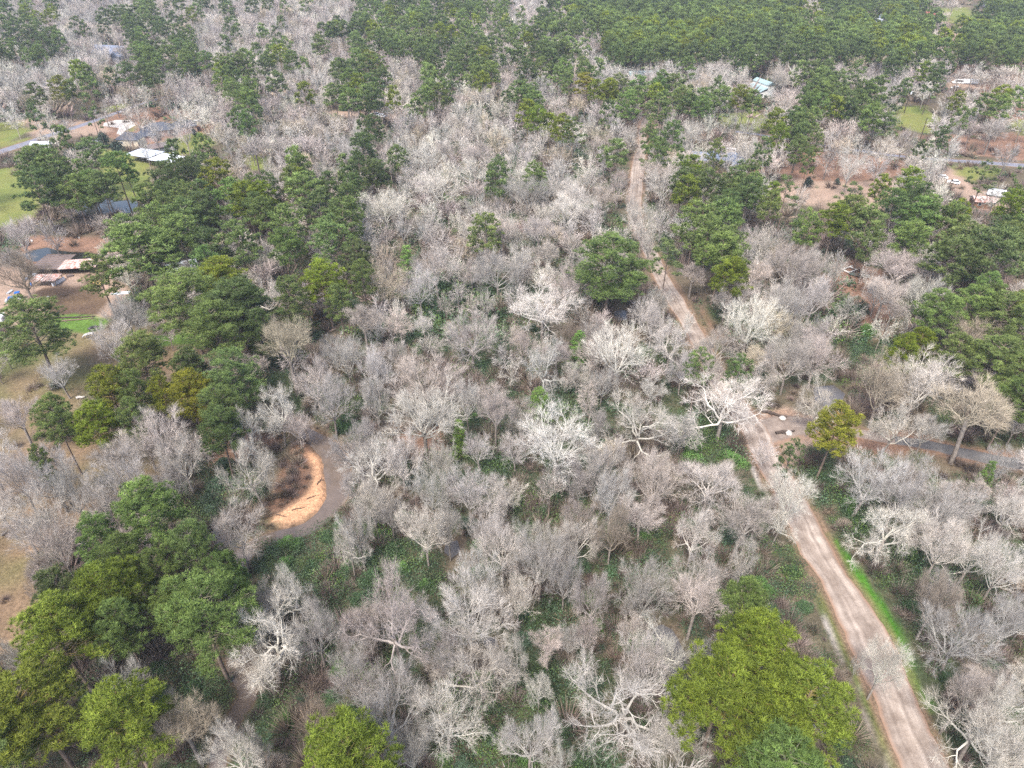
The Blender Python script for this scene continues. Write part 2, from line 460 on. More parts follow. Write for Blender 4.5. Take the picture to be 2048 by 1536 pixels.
LAWN = [[(0,338),(62,330),(80,372),(95,418),(45,450),(0,455),(-120,480),(-120,350)], [(188,300),(245,300),(300,330),(302,370),(292,398),(240,398),(205,355)],
        [(300,292),(395,262),(432,288),(350,322),(300,315)], [(-60,250),(40,243),(62,262),(0,292),(-60,310)], [(488,310),(530,308),(542,336),(500,343)],
        [(1772,215),(1850,212),(1884,240),(1856,270),(1792,252)], [(1430,228),(1515,222),(1565,250),(1500,268),(1440,250)],
        [(1850,18),(1935,14),(1945,28),(1922,46),(1875,44)], [(1588,24),(1636,10),(1645,28),(1600,38)], [(1905,332),(1965,336),(2010,346),(1950,364),(1918,350)],
        [(2010,245),(2048,238),(2120,250),(2120,272),(2040,270)], [(205,218),(245,206),(258,212),(215,228)], [(250,258),(268,252),(272,262),(256,268)], [(0,292),(60,274),(60,280),(0,298)]]
GREENP = [[(95,640),(150,628),(190,632),(215,640),(205,660),(165,668),(120,660)], [(330,668),(400,666),(402,686),(350,690),(325,682)], [(105,632),(150,627),(150,634),(110,640)],
          [(300,672),(340,668),(345,690),(310,695)], [(1790,1325),(1815,1322),(1830,1352),(1808,1360)]]
MEADOW = [[(-150,700),(0,682),(120,665),(300,660),(430,668),(520,680),(470,740),(330,745),(240,735),(185,800),(140,860),(60,870),(-150,900)],
          [(-150,900),(60,880),(200,890),(330,905),(330,960),(220,1010),(110,1080),(60,1140),(80,1210),(45,1290),(0,1350),(-150,1400)]]
DIRT = [[(-120,520),(0,530),(60,545),(220,545),(252,580),(250,625),(190,640),(100,636),(50,655),(-120,660)],
        [(1530,372),(1600,360),(1700,365),(1790,362),(1810,380),(1770,420),(1700,430),(1610,410),(1540,395)], [(1895,332),(1925,348),(1950,380),(2048,392),(2100,420),(1960,430),(1900,380),(1880,345)],
        [(1880,60),(1930,52),(1925,75),(1885,90)], [(1500,830),(1570,818),(1680,845),(1700,880),(1620,900),(1590,930),(1560,900),(1510,870)],
        [(640,222),(740,222),(800,230),(790,240),(700,238)], [(1270,240),(1320,228),(1325,262),(1275,265)], [(1900,150),(1960,155),(1965,178),(1890,180)], [(30,240),(190,240),(230,262),(120,280),(60,275)]]
DARKSOIL = [[(74,582),(130,568),(200,574),(218,600),(196,628),(150,640),(105,628),(78,605)], [(160,552),(210,548),(215,565),(170,568)]]
LITTER = [[(1540,325),(1600,300),(1710,305),(1790,318),(1850,330),(1790,362),(1650,372),(1570,362)], [(1800,860),(1900,885),(2048,905),(2200,930),(2200,985),(2048,950),(1930,935),(1830,905),(1790,890)],
          [(1840,270),(2048,262),(2150,280),(2150,330),(1980,318),(1850,300)], [(50,470),(235,478),(250,520),(225,530),(50,530)], [(200,225),(300,215),(400,225),(440,250),(400,285),(300,290),(230,285),(200,262)],
          [(1630,300),(1560,330),(1550,350),(1640,352)], [(1680,520),(1760,540),(1800,620),(1790,680),(1740,700),(1700,610),(1655,560)], [(800,870),(890,850),(895,905),(830,920)],
          [(1400,610),(1440,650),(1460,690),(1440,700),(1405,650)], [(1880,0),(2048,0),(2100,-30),(1880,-40)], [(1890,140),(2000,110),(2060,110),(2060,250),(1980,250),(1940,160)], [(400,860),(480,840),(560,880),(500,930),(430,950)],
          [(1500,380),(1540,330),(1480,320),(1440,350)], [(1700,870),(1800,880),(1830,905),(1800,915),(1700,890)]]

def wpoly(p): return np.array([ground(x, y)[:2] for x, y in p])
def poly_sd(X, Y, P):
    """signed distance, positive inside"""
    out = np.full(X.shape, -1e3)
    pad = 30
    m = (X > P[:, 0].min() - pad) & (X < P[:, 0].max() + pad) & (Y > P[:, 1].min() - pad) & (Y < P[:, 1].max() + pad)
    if not m.any(): return out
    x = X[m]; y = Y[m]; d = np.full(x.shape, 1e9); ins = np.zeros(x.shape, bool)
    n = len(P)
    for i in range(n):
        ax, ay = P[i]; bx, by = P[(i + 1) % n]
        ex, ey = bx - ax, by - ay
        t = np.clip(((x - ax) * ex + (y - ay) * ey) / (ex * ex + ey * ey + 1e-9), 0, 1)
        d = np.minimum(d, (x - ax - t * ex) ** 2 + (y - ay - t * ey) ** 2)
        c = ((ay > y) != (by > y)) & (x < (bx - ax) * (y - ay) / (by - ay + 1e-12) + ax)
        ins ^= c
    d = np.sqrt(d)
    out[m] = np.where(ins, d, -d)
    return out
def sd_many(X, Y, polys):
    o = np.full(X.shape, -1e3)
    for p in polys: o = np.maximum(o, poly_sd(X, Y, p))
    return o
# smooth value noise
_NG = np.random.default_rng(3).random((8, 256, 256))
def vnoise(x, y, s, k=0):
    x = np.asarray(x) / s + 37.7 * k; y = np.asarray(y) / s + 11.3 * k
    xi = np.floor(x).astype(int); yi = np.floor(y).astype(int); fx = x - xi; fy = y - yi
    fx = fx * fx * (3 - 2 * fx); fy = fy * fy * (3 - 2 * fy)
    g = _NG[k % 8]
    a = g[xi % 256, yi % 256]; b = g[(xi + 1) % 256, yi % 256]; c = g[xi % 256, (yi + 1) % 256]; d = g[(xi + 1) % 256, (yi + 1) % 256]
    return (a * (1 - fx) + b * fx) * (1 - fy) + (c * (1 - fx) + d * fx) * fy
def fbm(x, y, s, k=0):
    return (vnoise(x, y, s, k) * .5 + vnoise(x, y, s / 2.1, k + 1) * .28 + vnoise(x, y, s / 4.3, k + 2) * .22)

def widen(a, b_):
    return ([(x - 3.0, y) if y < 620 else (x, y) for x, y in a], [(x + 3.0, y) if y < 620 else (x, y) for x, y in b_])
ROAD_L, ROAD_R = widen(ROAD_L, ROAD_R)
SPUR_N = [(x, y - 2.5) for x, y in SPUR_N]; SPUR_S = [(x, y + 2.5) for x, y in SPUR_S]
road_poly = wpoly(ROAD_L + ROAD_R[::-1])
spur_poly = wpoly(SPUR_N + SPUR_S[::-1])
pave_r = wpoly(PAVE_R_N + PAVE_R_S[::-1]); pave_l = wpoly(PAVE_L_N + PAVE_L_S[::-1])
creek_c = np.array([ground(x, y)[:2] for x, y, w in CREEK])
creek_w = np.array([w * (ground(x + 1, y)[0] - ground(x, y)[0]) for x, y, w in CREEK])
def smooth_line(P, W, k=6):
    n = len(P); t = np.linspace(0, n - 1, (n - 1) * k + 1)
    def cr(A):
        A = np.asarray(A, float); i = np.clip(t.astype(int), 0, n - 2); f = (t - i)
        if A.ndim > 1: f = f[:, None]
        p0 = A[np.clip(i - 1, 0, n - 1)]; p1 = A[i]; p2 = A[i + 1]; p3 = A[np.clip(i + 2, 0, n - 1)]
        return .5 * ((2 * p1) + (-p0 + p2) * f + (2 * p0 - 5 * p1 + 4 * p2 - p3) * f ** 2 + (-p0 + 3 * p1 - 3 * p2 + p3) * f ** 3)
    return cr(P), cr(W)
creek_c, creek_w = smooth_line(creek_c, creek_w)
def creek_sd(X, Y):
    out = np.full(X.shape, -1e3)
    m = (X > creek_c[:, 0].min() - 20) & (X < creek_c[:, 0].max() + 20) & (Y > creek_c[:, 1].min() - 20) & (Y < creek_c[:, 1].max() + 20)
    x = X[m]; y = Y[m]; b = np.full(x.shape, -1e3)
    for i in range(len(creek_c)):
        b = np.maximum(b, creek_w[i] - np.hypot(x - creek_c[i, 0], y - creek_c[i, 1]))
    out[m] = b
    return out
P_LAWN = [wpoly(p) for p in LAWN]; P_GREEN = [wpoly(p) for p in GREENP]; P_MEAD = [wpoly(p) for p in MEADOW]
P_DIRT = [wpoly(p) for p in DIRT]; P_DARK = [wpoly(p) for p in DARKSOIL]; P_LIT = [wpoly(p) for p in LITTER]
P_VERGE = [wpoly(VERGE)]; P_V2 = [wpoly(VERGE2)]; P_SAND = [wpoly(SAND), wpoly(SAND2)]; P_BANK = [wpoly(BANK)]
P_POND = [wpoly(POND1), wpoly(POND2)] + [wpoly(p) for p in POOLS]

# vegetation map, one letter per 64 px cell of the photo: B bare wood, P pine wood, M mixed, U evergreen understory,
# L leaf litter under thin trees, G lawn, D bare dirt, H house, C creek, R road
VEG = ["PPBPPBBP"+"PBBPPPPM"+"BPPPPPPP"+"PMPPPGGP", "PMBBMMBB"+"MBPPPPPP"+"PPBPPPPP"+"PPPPPMPP", "BBMBPMBM"+"PBPPBMPP"+"PPMBBBBB"+"BPBMBMLB",
       "BBLLBBBM"+"BBPPBMBB"+"PBBPPPPM"+"MPMPGLBB", "GLLHHLGL"+"BBBPBBBB"+"BMBRMBBL"+"MLBLLMLL", "PPPGGPPL"+"LMBMBBBB"+"BBBRBPMM"+"LLDLBBLL",
       "GPPMPPPP"+"PPPBBBBB"+"BBBRBPPM"+"DDPMPLBM", "BLLMPPPP"+"PPPBBBBB"+"BBPBBMPB"+"BPBMPPPP", "LDDPPPPB"+"BPPMUBUB"+"BBPPRRPM"+"BBLBBPPP",
       "DDDGBPPP"+"BPPBBUUU"+"BBBPBRBB"+"BBULBPPP", "PGGBLGPP"+"BBLBUUBU"+"BBMBBBBB"+"BBUUPBPP", "LLLPPGPP"+"BBBBBBUU"+"UBMBUBBB"+"BBUBBMPP",
       "LPPPPPPU"+"BUUBBBBU"+"MUUUBBBB"+"LDBBBBMP", "LPPMBBML"+"BCCBBBUU"+"BBUBBUUR"+"RDLBLBBB", "LLLLLLUU"+"CCCBUUBU"+"BBUBBBUR"+"RUBBBLLL",
       "BLBBBUUU"+"CCCULBBB"+"UUBBBBBU"+"RUUBBBUB", "LBBPPPUB"+"UUUUUBBB"+"UBBUUBUB"+"RRUBBBBB", "LBPPPPPU"+"UUUUUULB"+"BBUUUBBU"+"URGUUBBB",
       "LLPPPPPL"+"BUUUBUBB"+"BUBUBBUU"+"URGUUUUB", "LPPPPPPC"+"BBUBBBBB"+"UUUUBBPP"+"URRUUBBB", "PPPUUPPC"+"BUUBUBBB"+"BUUBBBPP"+"PURGUBBU",
       "PPUUBUUU"+"UUBBBBUB"+"UUUBBBPP"+"PPPRUBBB", "PPPPPLBB"+"UUUBBBBU"+"BUBBBBPP"+"PPPRRBBB", "PPPPPBBB"+"BPPPBUUU"+"BBUBBBPP"+"PPURRUBB"]
VEGA = np.array([[ord(c) for c in r] for r in VEG])
for _r in range(24):
    for _c in range(32):
        if VEGA[_r, _c] == ord('P') and not (_r <= 2 and _c >= 18 and (_r < 2 or _c < 24)): VEGA[_r, _c] = ord('Q')
def veg(px, py, jit=0.0):
    px = np.asarray(px, float) + rng.normal(0, 1, np.shape(px)) * jit; py = np.asarray(py, float) + rng.normal(0, 1, np.shape(py)) * jit * .7
    return VEGA[np.clip((py // 64).astype(int), 0, 23), np.clip((px // 64).astype(int), 0, 31)]

# ------------------------------------------------------------------ ground sheet
def axis(lo, hi, fine_lo, fine_hi, step, grow):
    a = [fine_lo]
    while a[-1] < fine_hi: a.append(a[-1] + step)
    s = step
    while a[-1] < hi: s *= grow; a.append(a[-1] + s)
    s = step
    while a[0] > lo: s *= grow; a.insert(0, a[0] - s)
    return np.array(a)
gx = axis(-2500, 2500, -165, 165, .9, 1.022)
gy = axis(-120, 4500, 45, 330, .9, 1.016)
X, Y = np.meshgrid(gx, gy)
w1 = (fbm(X, Y, 7, 0) - .5) * 5; wx = (fbm(X, Y, 25, 3) - .5) * 8
Z = (fbm(X, Y, 60, 2) - .5) * .0
csd = creek_sd(X, Y)
def sst(d, w): return np.clip(d / w + .5, 0, 1)
dep = np.clip((csd + 2.0) / 2.6, 0, 1); dep = dep * dep * (3 - 2 * dep)
psd = sd_many(X, Y, P_POND)
pdp = np.clip((psd + 1.2) / 2.0, 0, 1); pdp = pdp * pdp * (3 - 2 * pdp)
Z = Z - 1.6 * dep - .9 * pdp
rs = np.maximum(sd_many(X, Y, [road_poly, spur_poly, pave_r, pave_l]), -1e3)
Z = Z - .12 * np.clip(rs / .8, 0, 1)
for P in (wpoly(DITCH1), wpoly(DITCH2), wpoly(DITCH3)):
    Z = Z - .25 * np.clip((poly_sd(X, Y, P) + .5) / .6, 0, 1)
def gz(x, y):
    x = np.atleast_1d(np.asarray(x, float)); y = np.atleast_1d(np.asarray(y, float))
    a = np.clip((creek_sd(x, y) + 2.0) / 2.6, 0, 1); a = a * a * (3 - 2 * a)
    b = np.clip((sd_many(x, y, P_POND) + 1.2) / 2.0, 0, 1); b = b * b * (3 - 2 * b)
    return -1.6 * a - .9 * b
n1 = fbm(X, Y, 9, 1)[..., None]; n2 = fbm(X, Y, 3.2, 4)[..., None]; n3 = fbm(X, Y, 40, 5)[..., None]
def C3(*c): return np.array(c)
base = C3(.115, .085, .062) * (1 - n1) + C3(.07, .07, .042) * n1
base = base * (.65 + .7 * n2)
gpx, gpy, gdp = project(X, Y, 0 * X)
cls = VEGA[np.clip((gpy // 64).astype(int), 0, 23), np.clip((gpx // 64).astype(int), 0, 31)]
ug = np.clip((n1 - .38) * 3, 0, 1) * (np.isin(cls, [ord('U'), ord('P'), ord('B')]))[..., None] * .6
base = base * (1 - ug) + C3(.045, .075, .028) * ug
def lay(mask, c):
    global base
    m = np.clip(mask, 0, 1)
    m = m[..., None] if m.ndim == 2 else m
    base = base * (1 - m) + c * m
near_l = sst(sd_many(X, Y, P_LIT) + w1 + wx, 3.0)
lay(near_l * .9, C3(.19, .112, .078) * (.6 + .8 * n2))
lay(sst(sd_many(X, Y, P_MEAD) + w1, 4.0) * .92, (C3(.20, .125, .085) * (1 - n1) + C3(.11, .10, .05) * n1) * (.72 + .56 * n2) * (1.1 - .2 * n3))
lay(np.clip((n3[..., 0] - .5) * 6, 0, 1) * sst(sd_many(X, Y, P_MEAD), 4.0) * .55, C3(.09, .12, .03))
lay(sst(sd_many(X, Y, P_DIRT) + w1, 2.5), (C3(.28, .195, .15) * (1 - n1) + C3(.24, .18, .135) * n1) * (.75 + .45 * n2))
lay(sst(sd_many(X, Y, P_DARK) + w1, 2.0) * .9, (C3(.045, .03, .024) * (1 - n1) + C3(.10, .065, .035) * n1) * (.6 + .8 * n2))
lay(sst(sd_many(X, Y, P_LAWN) + w1, 3.0) * .95, (C3(.165, .155, .05) * (1 - n1) + C3(.11, .15, .035) * n1) * (.8 + .4 * n2))
lay(sst(sd_many(X, Y, P_GREEN) + w1 * .4, 1.2) * .85, C3(.075, .145, .022) * (.7 + .6 * n2))
lay(sst(sd_many(X, Y, P_V2) + w1 * .12, .6), C3(.065, .09, .025) * (.6 + .8 * n2))
lay(sst(sd_many(X, Y, P_VERGE) + w1 * .15, .5), C3(.045, .128, .014) * (.75 + .5 * n2))
# road shoulders: orange dust and leaves
sh = np.clip(1 - np.abs(rs + .4) / 1.1, 0, 1)
lay(sh * (.5 + .5 * n2[..., 0]) * .8, C3(.22, .135, .09))
# creek banks, wet sand and mud
lay(sst(sd_many(X, Y, P_BANK) + w1 * .2, 1.5) * .9, (C3(.12, .065, .045) * (1 - n2) + C3(.24, .14, .09) * n2) * (.7 + .5 * n1))
lay(np.clip((csd + 1.6) / 1.2, 0, 1), C3(.16, .105, .07) * (.7 + .5 * n2))
lay(sst(sd_many(X, Y, P_SAND) + w1 * .3, .9) * np.clip(1.25 - 1.5 * np.clip(n2[..., 0] - .5, 0, 1), 0, 1), C3(.46, .265, .155) * (.75 + .4 * n2))
lay(np.clip((psd + 1.0) / 1.0, 0, 1) * .9, C3(.08, .058, .04))
for P in (wpoly(DITCH1), wpoly(DITCH2), wpoly(DITCH3)):
    lay(np.clip((poly_sd(X, Y, P) + .12) / .35, 0, 1), C3(.30, .27, .24) * (.8 + .3 * n2))
sand_sd = sd_many(X, Y, P_SAND)
Z = Z + np.clip((sand_sd + .8) / 1.6, 0, 1) * (1.6 * dep) * .62       # the bar rises out of the bed
ny, nx = X.shape
idx = np.arange(nx * ny).reshape(ny, nx)
Qg = np.stack([idx[:-1, :-1], idx[:-1, 1:], idx[1:, 1:], idx[1:, :-1]], -1).reshape(-1, 4)
mg, nt, b = new_mat("ground")
at = nt.nodes.new('ShaderNodeAttribute'); at.attribute_name = "Col"
geo = nt.nodes.new('ShaderNodeNewGeometry')
na = noise(nt, 1.6, 6, .7, geo.outputs['Position']); nb_ = noise(nt, 6.0, 3, .6, geo.outputs['Position'])
c = mul(nt, at.outputs['Color'], ramp(nt, na.outputs['Fac'], [(.3, (.55, .55, .55)), (.7, (1.4, 1.4, 1.4))]))
c = mul(nt, c, ramp(nt, nb_.outputs['Fac'], [(.3, (.7, .7, .7)), (.7, (1.3, 1.3, 1.3))]))
nt.links.new(c, b.inputs['Base Color']); b.inputs['Roughness'].default_value = .95; b.inputs['Specular IOR Level'].default_value = .1
bp = nt.nodes.new('ShaderNodeBump'); bp.inputs['Strength'].default_value = .6; bp.inputs['Distance'].default_value = .25
nt.links.new(na.outputs['Fac'], bp.inputs['Height']); nt.links.new(bp.outputs[0], b.inputs['Normal'])
og = obj("ground", mesh_np("ground", np.stack([X, Y, Z], -1).reshape(-1, 3), None, Qg, mg, base.reshape(-1, 3), True))
setp(og, "brown leaf strewn woodland floor with lawns and clearings", "ground", kind="structure")

# ------------------------------------------------------------------ roads
def strip(name, Lp, Rp, mat, label, z=.02, k=5, n_across=8, wob=.55, pts=True):
    L = np.array([ground(*p)[:2] for p in Lp]); R = np.array([ground(*p)[:2] for p in Rp])
    L, _ = smooth_line(L, np.ones(len(L)), k); R, _ = smooth_line(R, np.ones(len(R)), k)
    t = np.linspace(0, 1, n_across + 1)
    e = (fbm(L[:, 0], L[:, 1], 2.5, 2) - .5)[:, None] * wob * 2; e2 = (fbm(R[:, 0], R[:, 1], 2.5, 4) - .5)[:, None] * wob * 2
    d = R - L; dn = d / (np.linalg.norm(d, axis=1)[:, None] + 1e-9)
    L = L + dn * e; R = R + dn * e2
    P = L[:, None, :] * (1 - t)[None, :, None] + R[:, None, :] * t[None, :, None]
    n, m = P.shape[:2]
    V = np.zeros((n, m, 3)); V[..., :2] = P; V[..., 2] = z
    # wheel ruts
    cr = .5 - np.abs(t - .5)
    V[..., 2] -= .10 * (np.exp(-((t - .32) / .06) ** 2) + np.exp(-((t - .68) / .06) ** 2))[None, :] if n_across > 8 else 0
    V[:, 0, 2] -= .06; V[:, -1, 2] -= .06
    ii = np.arange(n * m).reshape(n, m)
    Q = np.stack([ii[:-1, :-1], ii[:-1, 1:], ii[1:, 1:], ii[1:, :-1]], -1).reshape(-1, 4)
    me = mesh_np(name, V.reshape(-1, 3), None, Q, mat, None, True)
    uv = me.uv_layers.new(name="UVMap")
    s = np.concatenate([[0], np.cumsum(np.linalg.norm(np.diff(P[:, m // 2], axis=0), axis=1))])
    UV = np.stack([np.broadcast_to(t[None, :], (n, m)), np.broadcast_to(s[:, None], (n, m))], -1).reshape(-1, 2)
    uv.data.foreach_set("uv", UV[Q.ravel()].astype(np.float32).ravel())
    o = obj(name, me); setp(o, label, name.replace('_', ' '), kind="structure")
    return o

def road_mat(name, c1, c2, dark, rut=.6, edge=(.22, .135, .09)):
    m, nt, b = new_mat(name)
    uv = nt.nodes.new('ShaderNodeUVMap'); uv.uv_map = "UVMap"
    mp = nt.nodes.new('ShaderNodeMapping'); mp.inputs['Scale'].default_value = (3.2, .035, 1)
    nt.links.new(uv.outputs[0], mp.inputs['Vector'])
    st = noise(nt, 1.0, 6, .62, mp.outputs[0]); st.inputs['Distortion'].default_value = .6                       # long streaks left by wheels
    geo = nt.nodes.new('ShaderNodeNewGeometry')
    n1 = noise(nt, .35, 5, .65, geo.outputs['Position']); n2 = noise(nt, 4, 4, .7, geo.outputs['Position'])
    col = ramp(nt, n1.outputs['Fac'], [(.35, c1), (.65, c2)])
    col = mul(nt, col, ramp(nt, st.outputs['Fac'], [(.30, tuple(d for d in dark)), (.62, (1.10, 1.10, 1.10))]), rut)
    col = mul(nt, col, ramp(nt, n2.outputs['Fac'], [(.3, (.8, .8, .8)), (.7, (1.15, 1.15, 1.15))]))
    sx = nt.nodes.new('ShaderNodeSeparateXYZ'); nt.links.new(uv.outputs[0], sx.inputs[0])
    wob_ = nt.nodes.new('ShaderNodeMath'); wob_.operation = 'MULTIPLY_ADD'; nt.links.new(n1.outputs['Fac'], wob_.inputs[0]); wob_.inputs[1].default_value = .14; nt.links.new(sx.outputs[0], wob_.inputs[2])
    trk = ramp(nt, wob_.outputs[0], [(.27, (1, 1, 1)), (.345, (.60, .57, .55)), (.41, (1.06, 1.06, 1.06)), (.52, (.86, .84, .82)), (.62, (1.05, 1.05, 1.05)), (.70, (.58, .55, .53)), (.78, (1, 1, 1))])
    tf = nt.nodes.new('ShaderNodeMapRange'); tf.inputs['From Min'].default_value = .42; tf.inputs['From Max'].default_value = .62; tf.inputs['To Min'].default_value = .15
    nt.links.new(st.outputs['Fac'], tf.inputs['Value'])
    mt = nt.nodes.new('ShaderNodeMix'); mt.data_type = 'RGBA'; mt.blend_type = 'MULTIPLY'; nt.links.new(tf.outputs[0], mt.inputs[0]); nt.links.new(col, mt.inputs[6]); nt.links.new(trk, mt.inputs[7])
    if rut > .7: col = mt.outputs[2]
    mth = nt.nodes.new('ShaderNodeMath'); mth.operation = 'SUBTRACT'; nt.links.new(sx.outputs[0], mth.inputs[0]); mth.inputs[1].default_value = .5
    ab = nt.nodes.new('ShaderNodeMath'); ab.operation = 'ABSOLUTE'; nt.links.new(mth.outputs[0], ab.inputs[0])
    ad = nt.nodes.new('ShaderNodeMath'); ad.operation = 'ADD'; nt.links.new(ab.outputs[0], ad.inputs[0])
    sc_ = nt.nodes.new('ShaderNodeMath'); sc_.operation = 'MULTIPLY'; nt.links.new(n2.outputs['Fac'], sc_.inputs[0]); sc_.inputs[1].default_value = .12
    nt.links.new(sc_.outputs[0], ad.inputs[1])
    em = nt.nodes.new('ShaderNodeMapRange'); em.inputs['From Min'].default_value = .44; em.inputs['From Max'].default_value = .56
    nt.links.new(ad.outputs[0], em.inputs['Value'])
    mx = nt.nodes.new('ShaderNodeMix'); mx.data_type = 'RGBA'
    nt.links.new(em.outputs[0], mx.inputs[0]); nt.links.new(col, mx.inputs[6]); mx.inputs[7].default_value = (*edge, 1)
    nt.links.new(mx.outputs[2], b.inputs['Base Color'])
    b.inputs['Roughness'].default_value = .92; b.inputs['Specular IOR Level'].default_value = .15
    bp = nt.nodes.new('ShaderNodeBump'); bp.inputs['Strength'].default_value = .4; bp.inputs['Distance'].default_value = .15
    nt.links.new(st.outputs['Fac'], bp.inputs['Height']); nt.links.new(bp.outputs[0], b.inputs['Normal'])
    return m
M_DIRT = road_mat("dirt_road", (.22, .178, .148), (.36, .305, .262), (.50, .46, .44), .85)
M_GRAV = road_mat("gravel_spur", (.16, .125, .105), (.27, .22, .185), (.5, .48, .48), .6)
M_ASPH = road_mat("asphalt", (.09, .086, .085), (.125, .118, .114), (.8, .8, .8), .5, (.16, .10, .07))
M_ASPH2 = road_mat("worn_asphalt", (.14, .14, .17), (.18, .18, .215), (.85, .85, .85), .5, (.18, .15, .10))
strip("dirt_road", ROAD_L, ROAD_R, M_DIRT, "wide pale pinkish dirt road with wheel ruts running through the wood", n_across=24)
strip("gravel_turnout", SPUR_N[:6], SPUR_S[:6], M_GRAV, "grey brown gravel turnout between the dirt road and the asphalt lane", z=.012)
strip("asphalt_lane", SPUR_N[5:], SPUR_S[5:], M_ASPH, "narrow dark asphalt lane edged with orange leaves", z=.035)
strip("country_road", PAVE_R_N, PAVE_R_S, M_ASPH2, "grey paved road behind the clearings on the right")
strip("country_road", PAVE_L_N, PAVE_L_S, M_ASPH2, "grey paved road curving past the dark roofed house")

def sheet(name, P, z, mat, label, cat):
    P = np.asarray(P); n = len(P)
    bm = bmesh.new(); vs = [bm.verts.new((p[0], p[1], z)) for p in P]
    f = bm.faces.new(vs)
    if f.normal.z < 0: bmesh.ops.reverse_faces(bm, faces=[f])
    bmesh.ops.triangulate(bm, faces=bm.faces[:])
    me = bpy.data.meshes.new(name); bm.to_mesh(me); bm.free(); me.materials.append(mat)
    return setp(obj(name, me), label, cat, kind="structure")
def grow(P, d):
    P = np.asarray(P, float); nx_ = np.roll(P, -1, 0) - np.roll(P, 1, 0)
    nn = np.stack([nx_[:, 1], -nx_[:, 0]], 1); nn /= np.linalg.norm(nn, axis=1)[:, None]
    A = .5 * np.sum(P[:, 0] * np.roll(P[:, 1], -1) - np.roll(P[:, 0], -1) * P[:, 1])
    return P + nn * d * (1 if A > 0 else -1)
def water_mat(name, c, rough=.06, bump=.03):
    m, nt, b = new_mat(name)
    geo = nt.nodes.new('ShaderNodeNewGeometry'); n = noise(nt, .5, 4, .6, geo.outputs['Position'])
    nt.links.new(ramp(nt, n.outputs['Fac'], [(.3, tuple(x * .7 for x in c)), (.7, c)]), b.inputs['Base Color'])
    b.inputs['Roughness'].default_value = rough; b.inputs['IOR'].default_value = 1.5; b.inputs['Specular IOR Level'].default_value = .5
    bp = nt.nodes.new('ShaderNodeBump'); bp.inputs['Strength'].default_value = .25; bp.inputs['Distance'].default_value = bump
    n2 = noise(nt, 1.2, 3, .5, geo.outputs['Position'])
    nt.links.new(n2.outputs['Fac'], bp.inputs['Height']); nt.links.new(bp.outputs[0], b.inputs['Normal'])
    return m
M_MUD = water_mat("muddy_water", (.135, .105, .085), .06, .02)
M_POND = water_mat("pond_water", (.035, .035, .03), .03)
M_POOL = water_mat("still_pool", (.10, .092, .088), .18)
# creek ribbon a little wider than its bed
cn = np.gradient(creek_c, axis=0); cn /= np.linalg.norm(cn, axis=1)[:, None]; cn = np.stack([cn[:, 1], -cn[:, 0]], 1)
ww = (creek_w + 1.0)[:, None]
Vc = np.zeros((len(creek_c), 2, 3)); Vc[:, 0, :2] = creek_c + cn * ww; Vc[:, 1, :2] = creek_c - cn * ww; Vc[..., 2] = -.85
ic = np.arange(len(creek_c) * 2).reshape(-1, 2)
setp(obj("creek_water", mesh_np("creek_water", Vc.reshape(-1, 3), None, np.stack([ic[:-1, 0], ic[:-1, 1], ic[1:, 1], ic[1:, 0]], -1), M_MUD)),
     "muddy brown creek winding round the orange sand bar", "creek", kind="structure")
for i, P in enumerate(P_POND):
    if i < 2: sheet("pond_water", grow(P, 1.0), -.42, M_POND, ["still pond mirroring the sky above the tin pens", "bright pond seen through the pine trunks"][i], "pond")
    else: sheet("pool_water", grow(P, .2), -.45, M_POOL, "shallow grey blue pool among the bare trees", "pool")

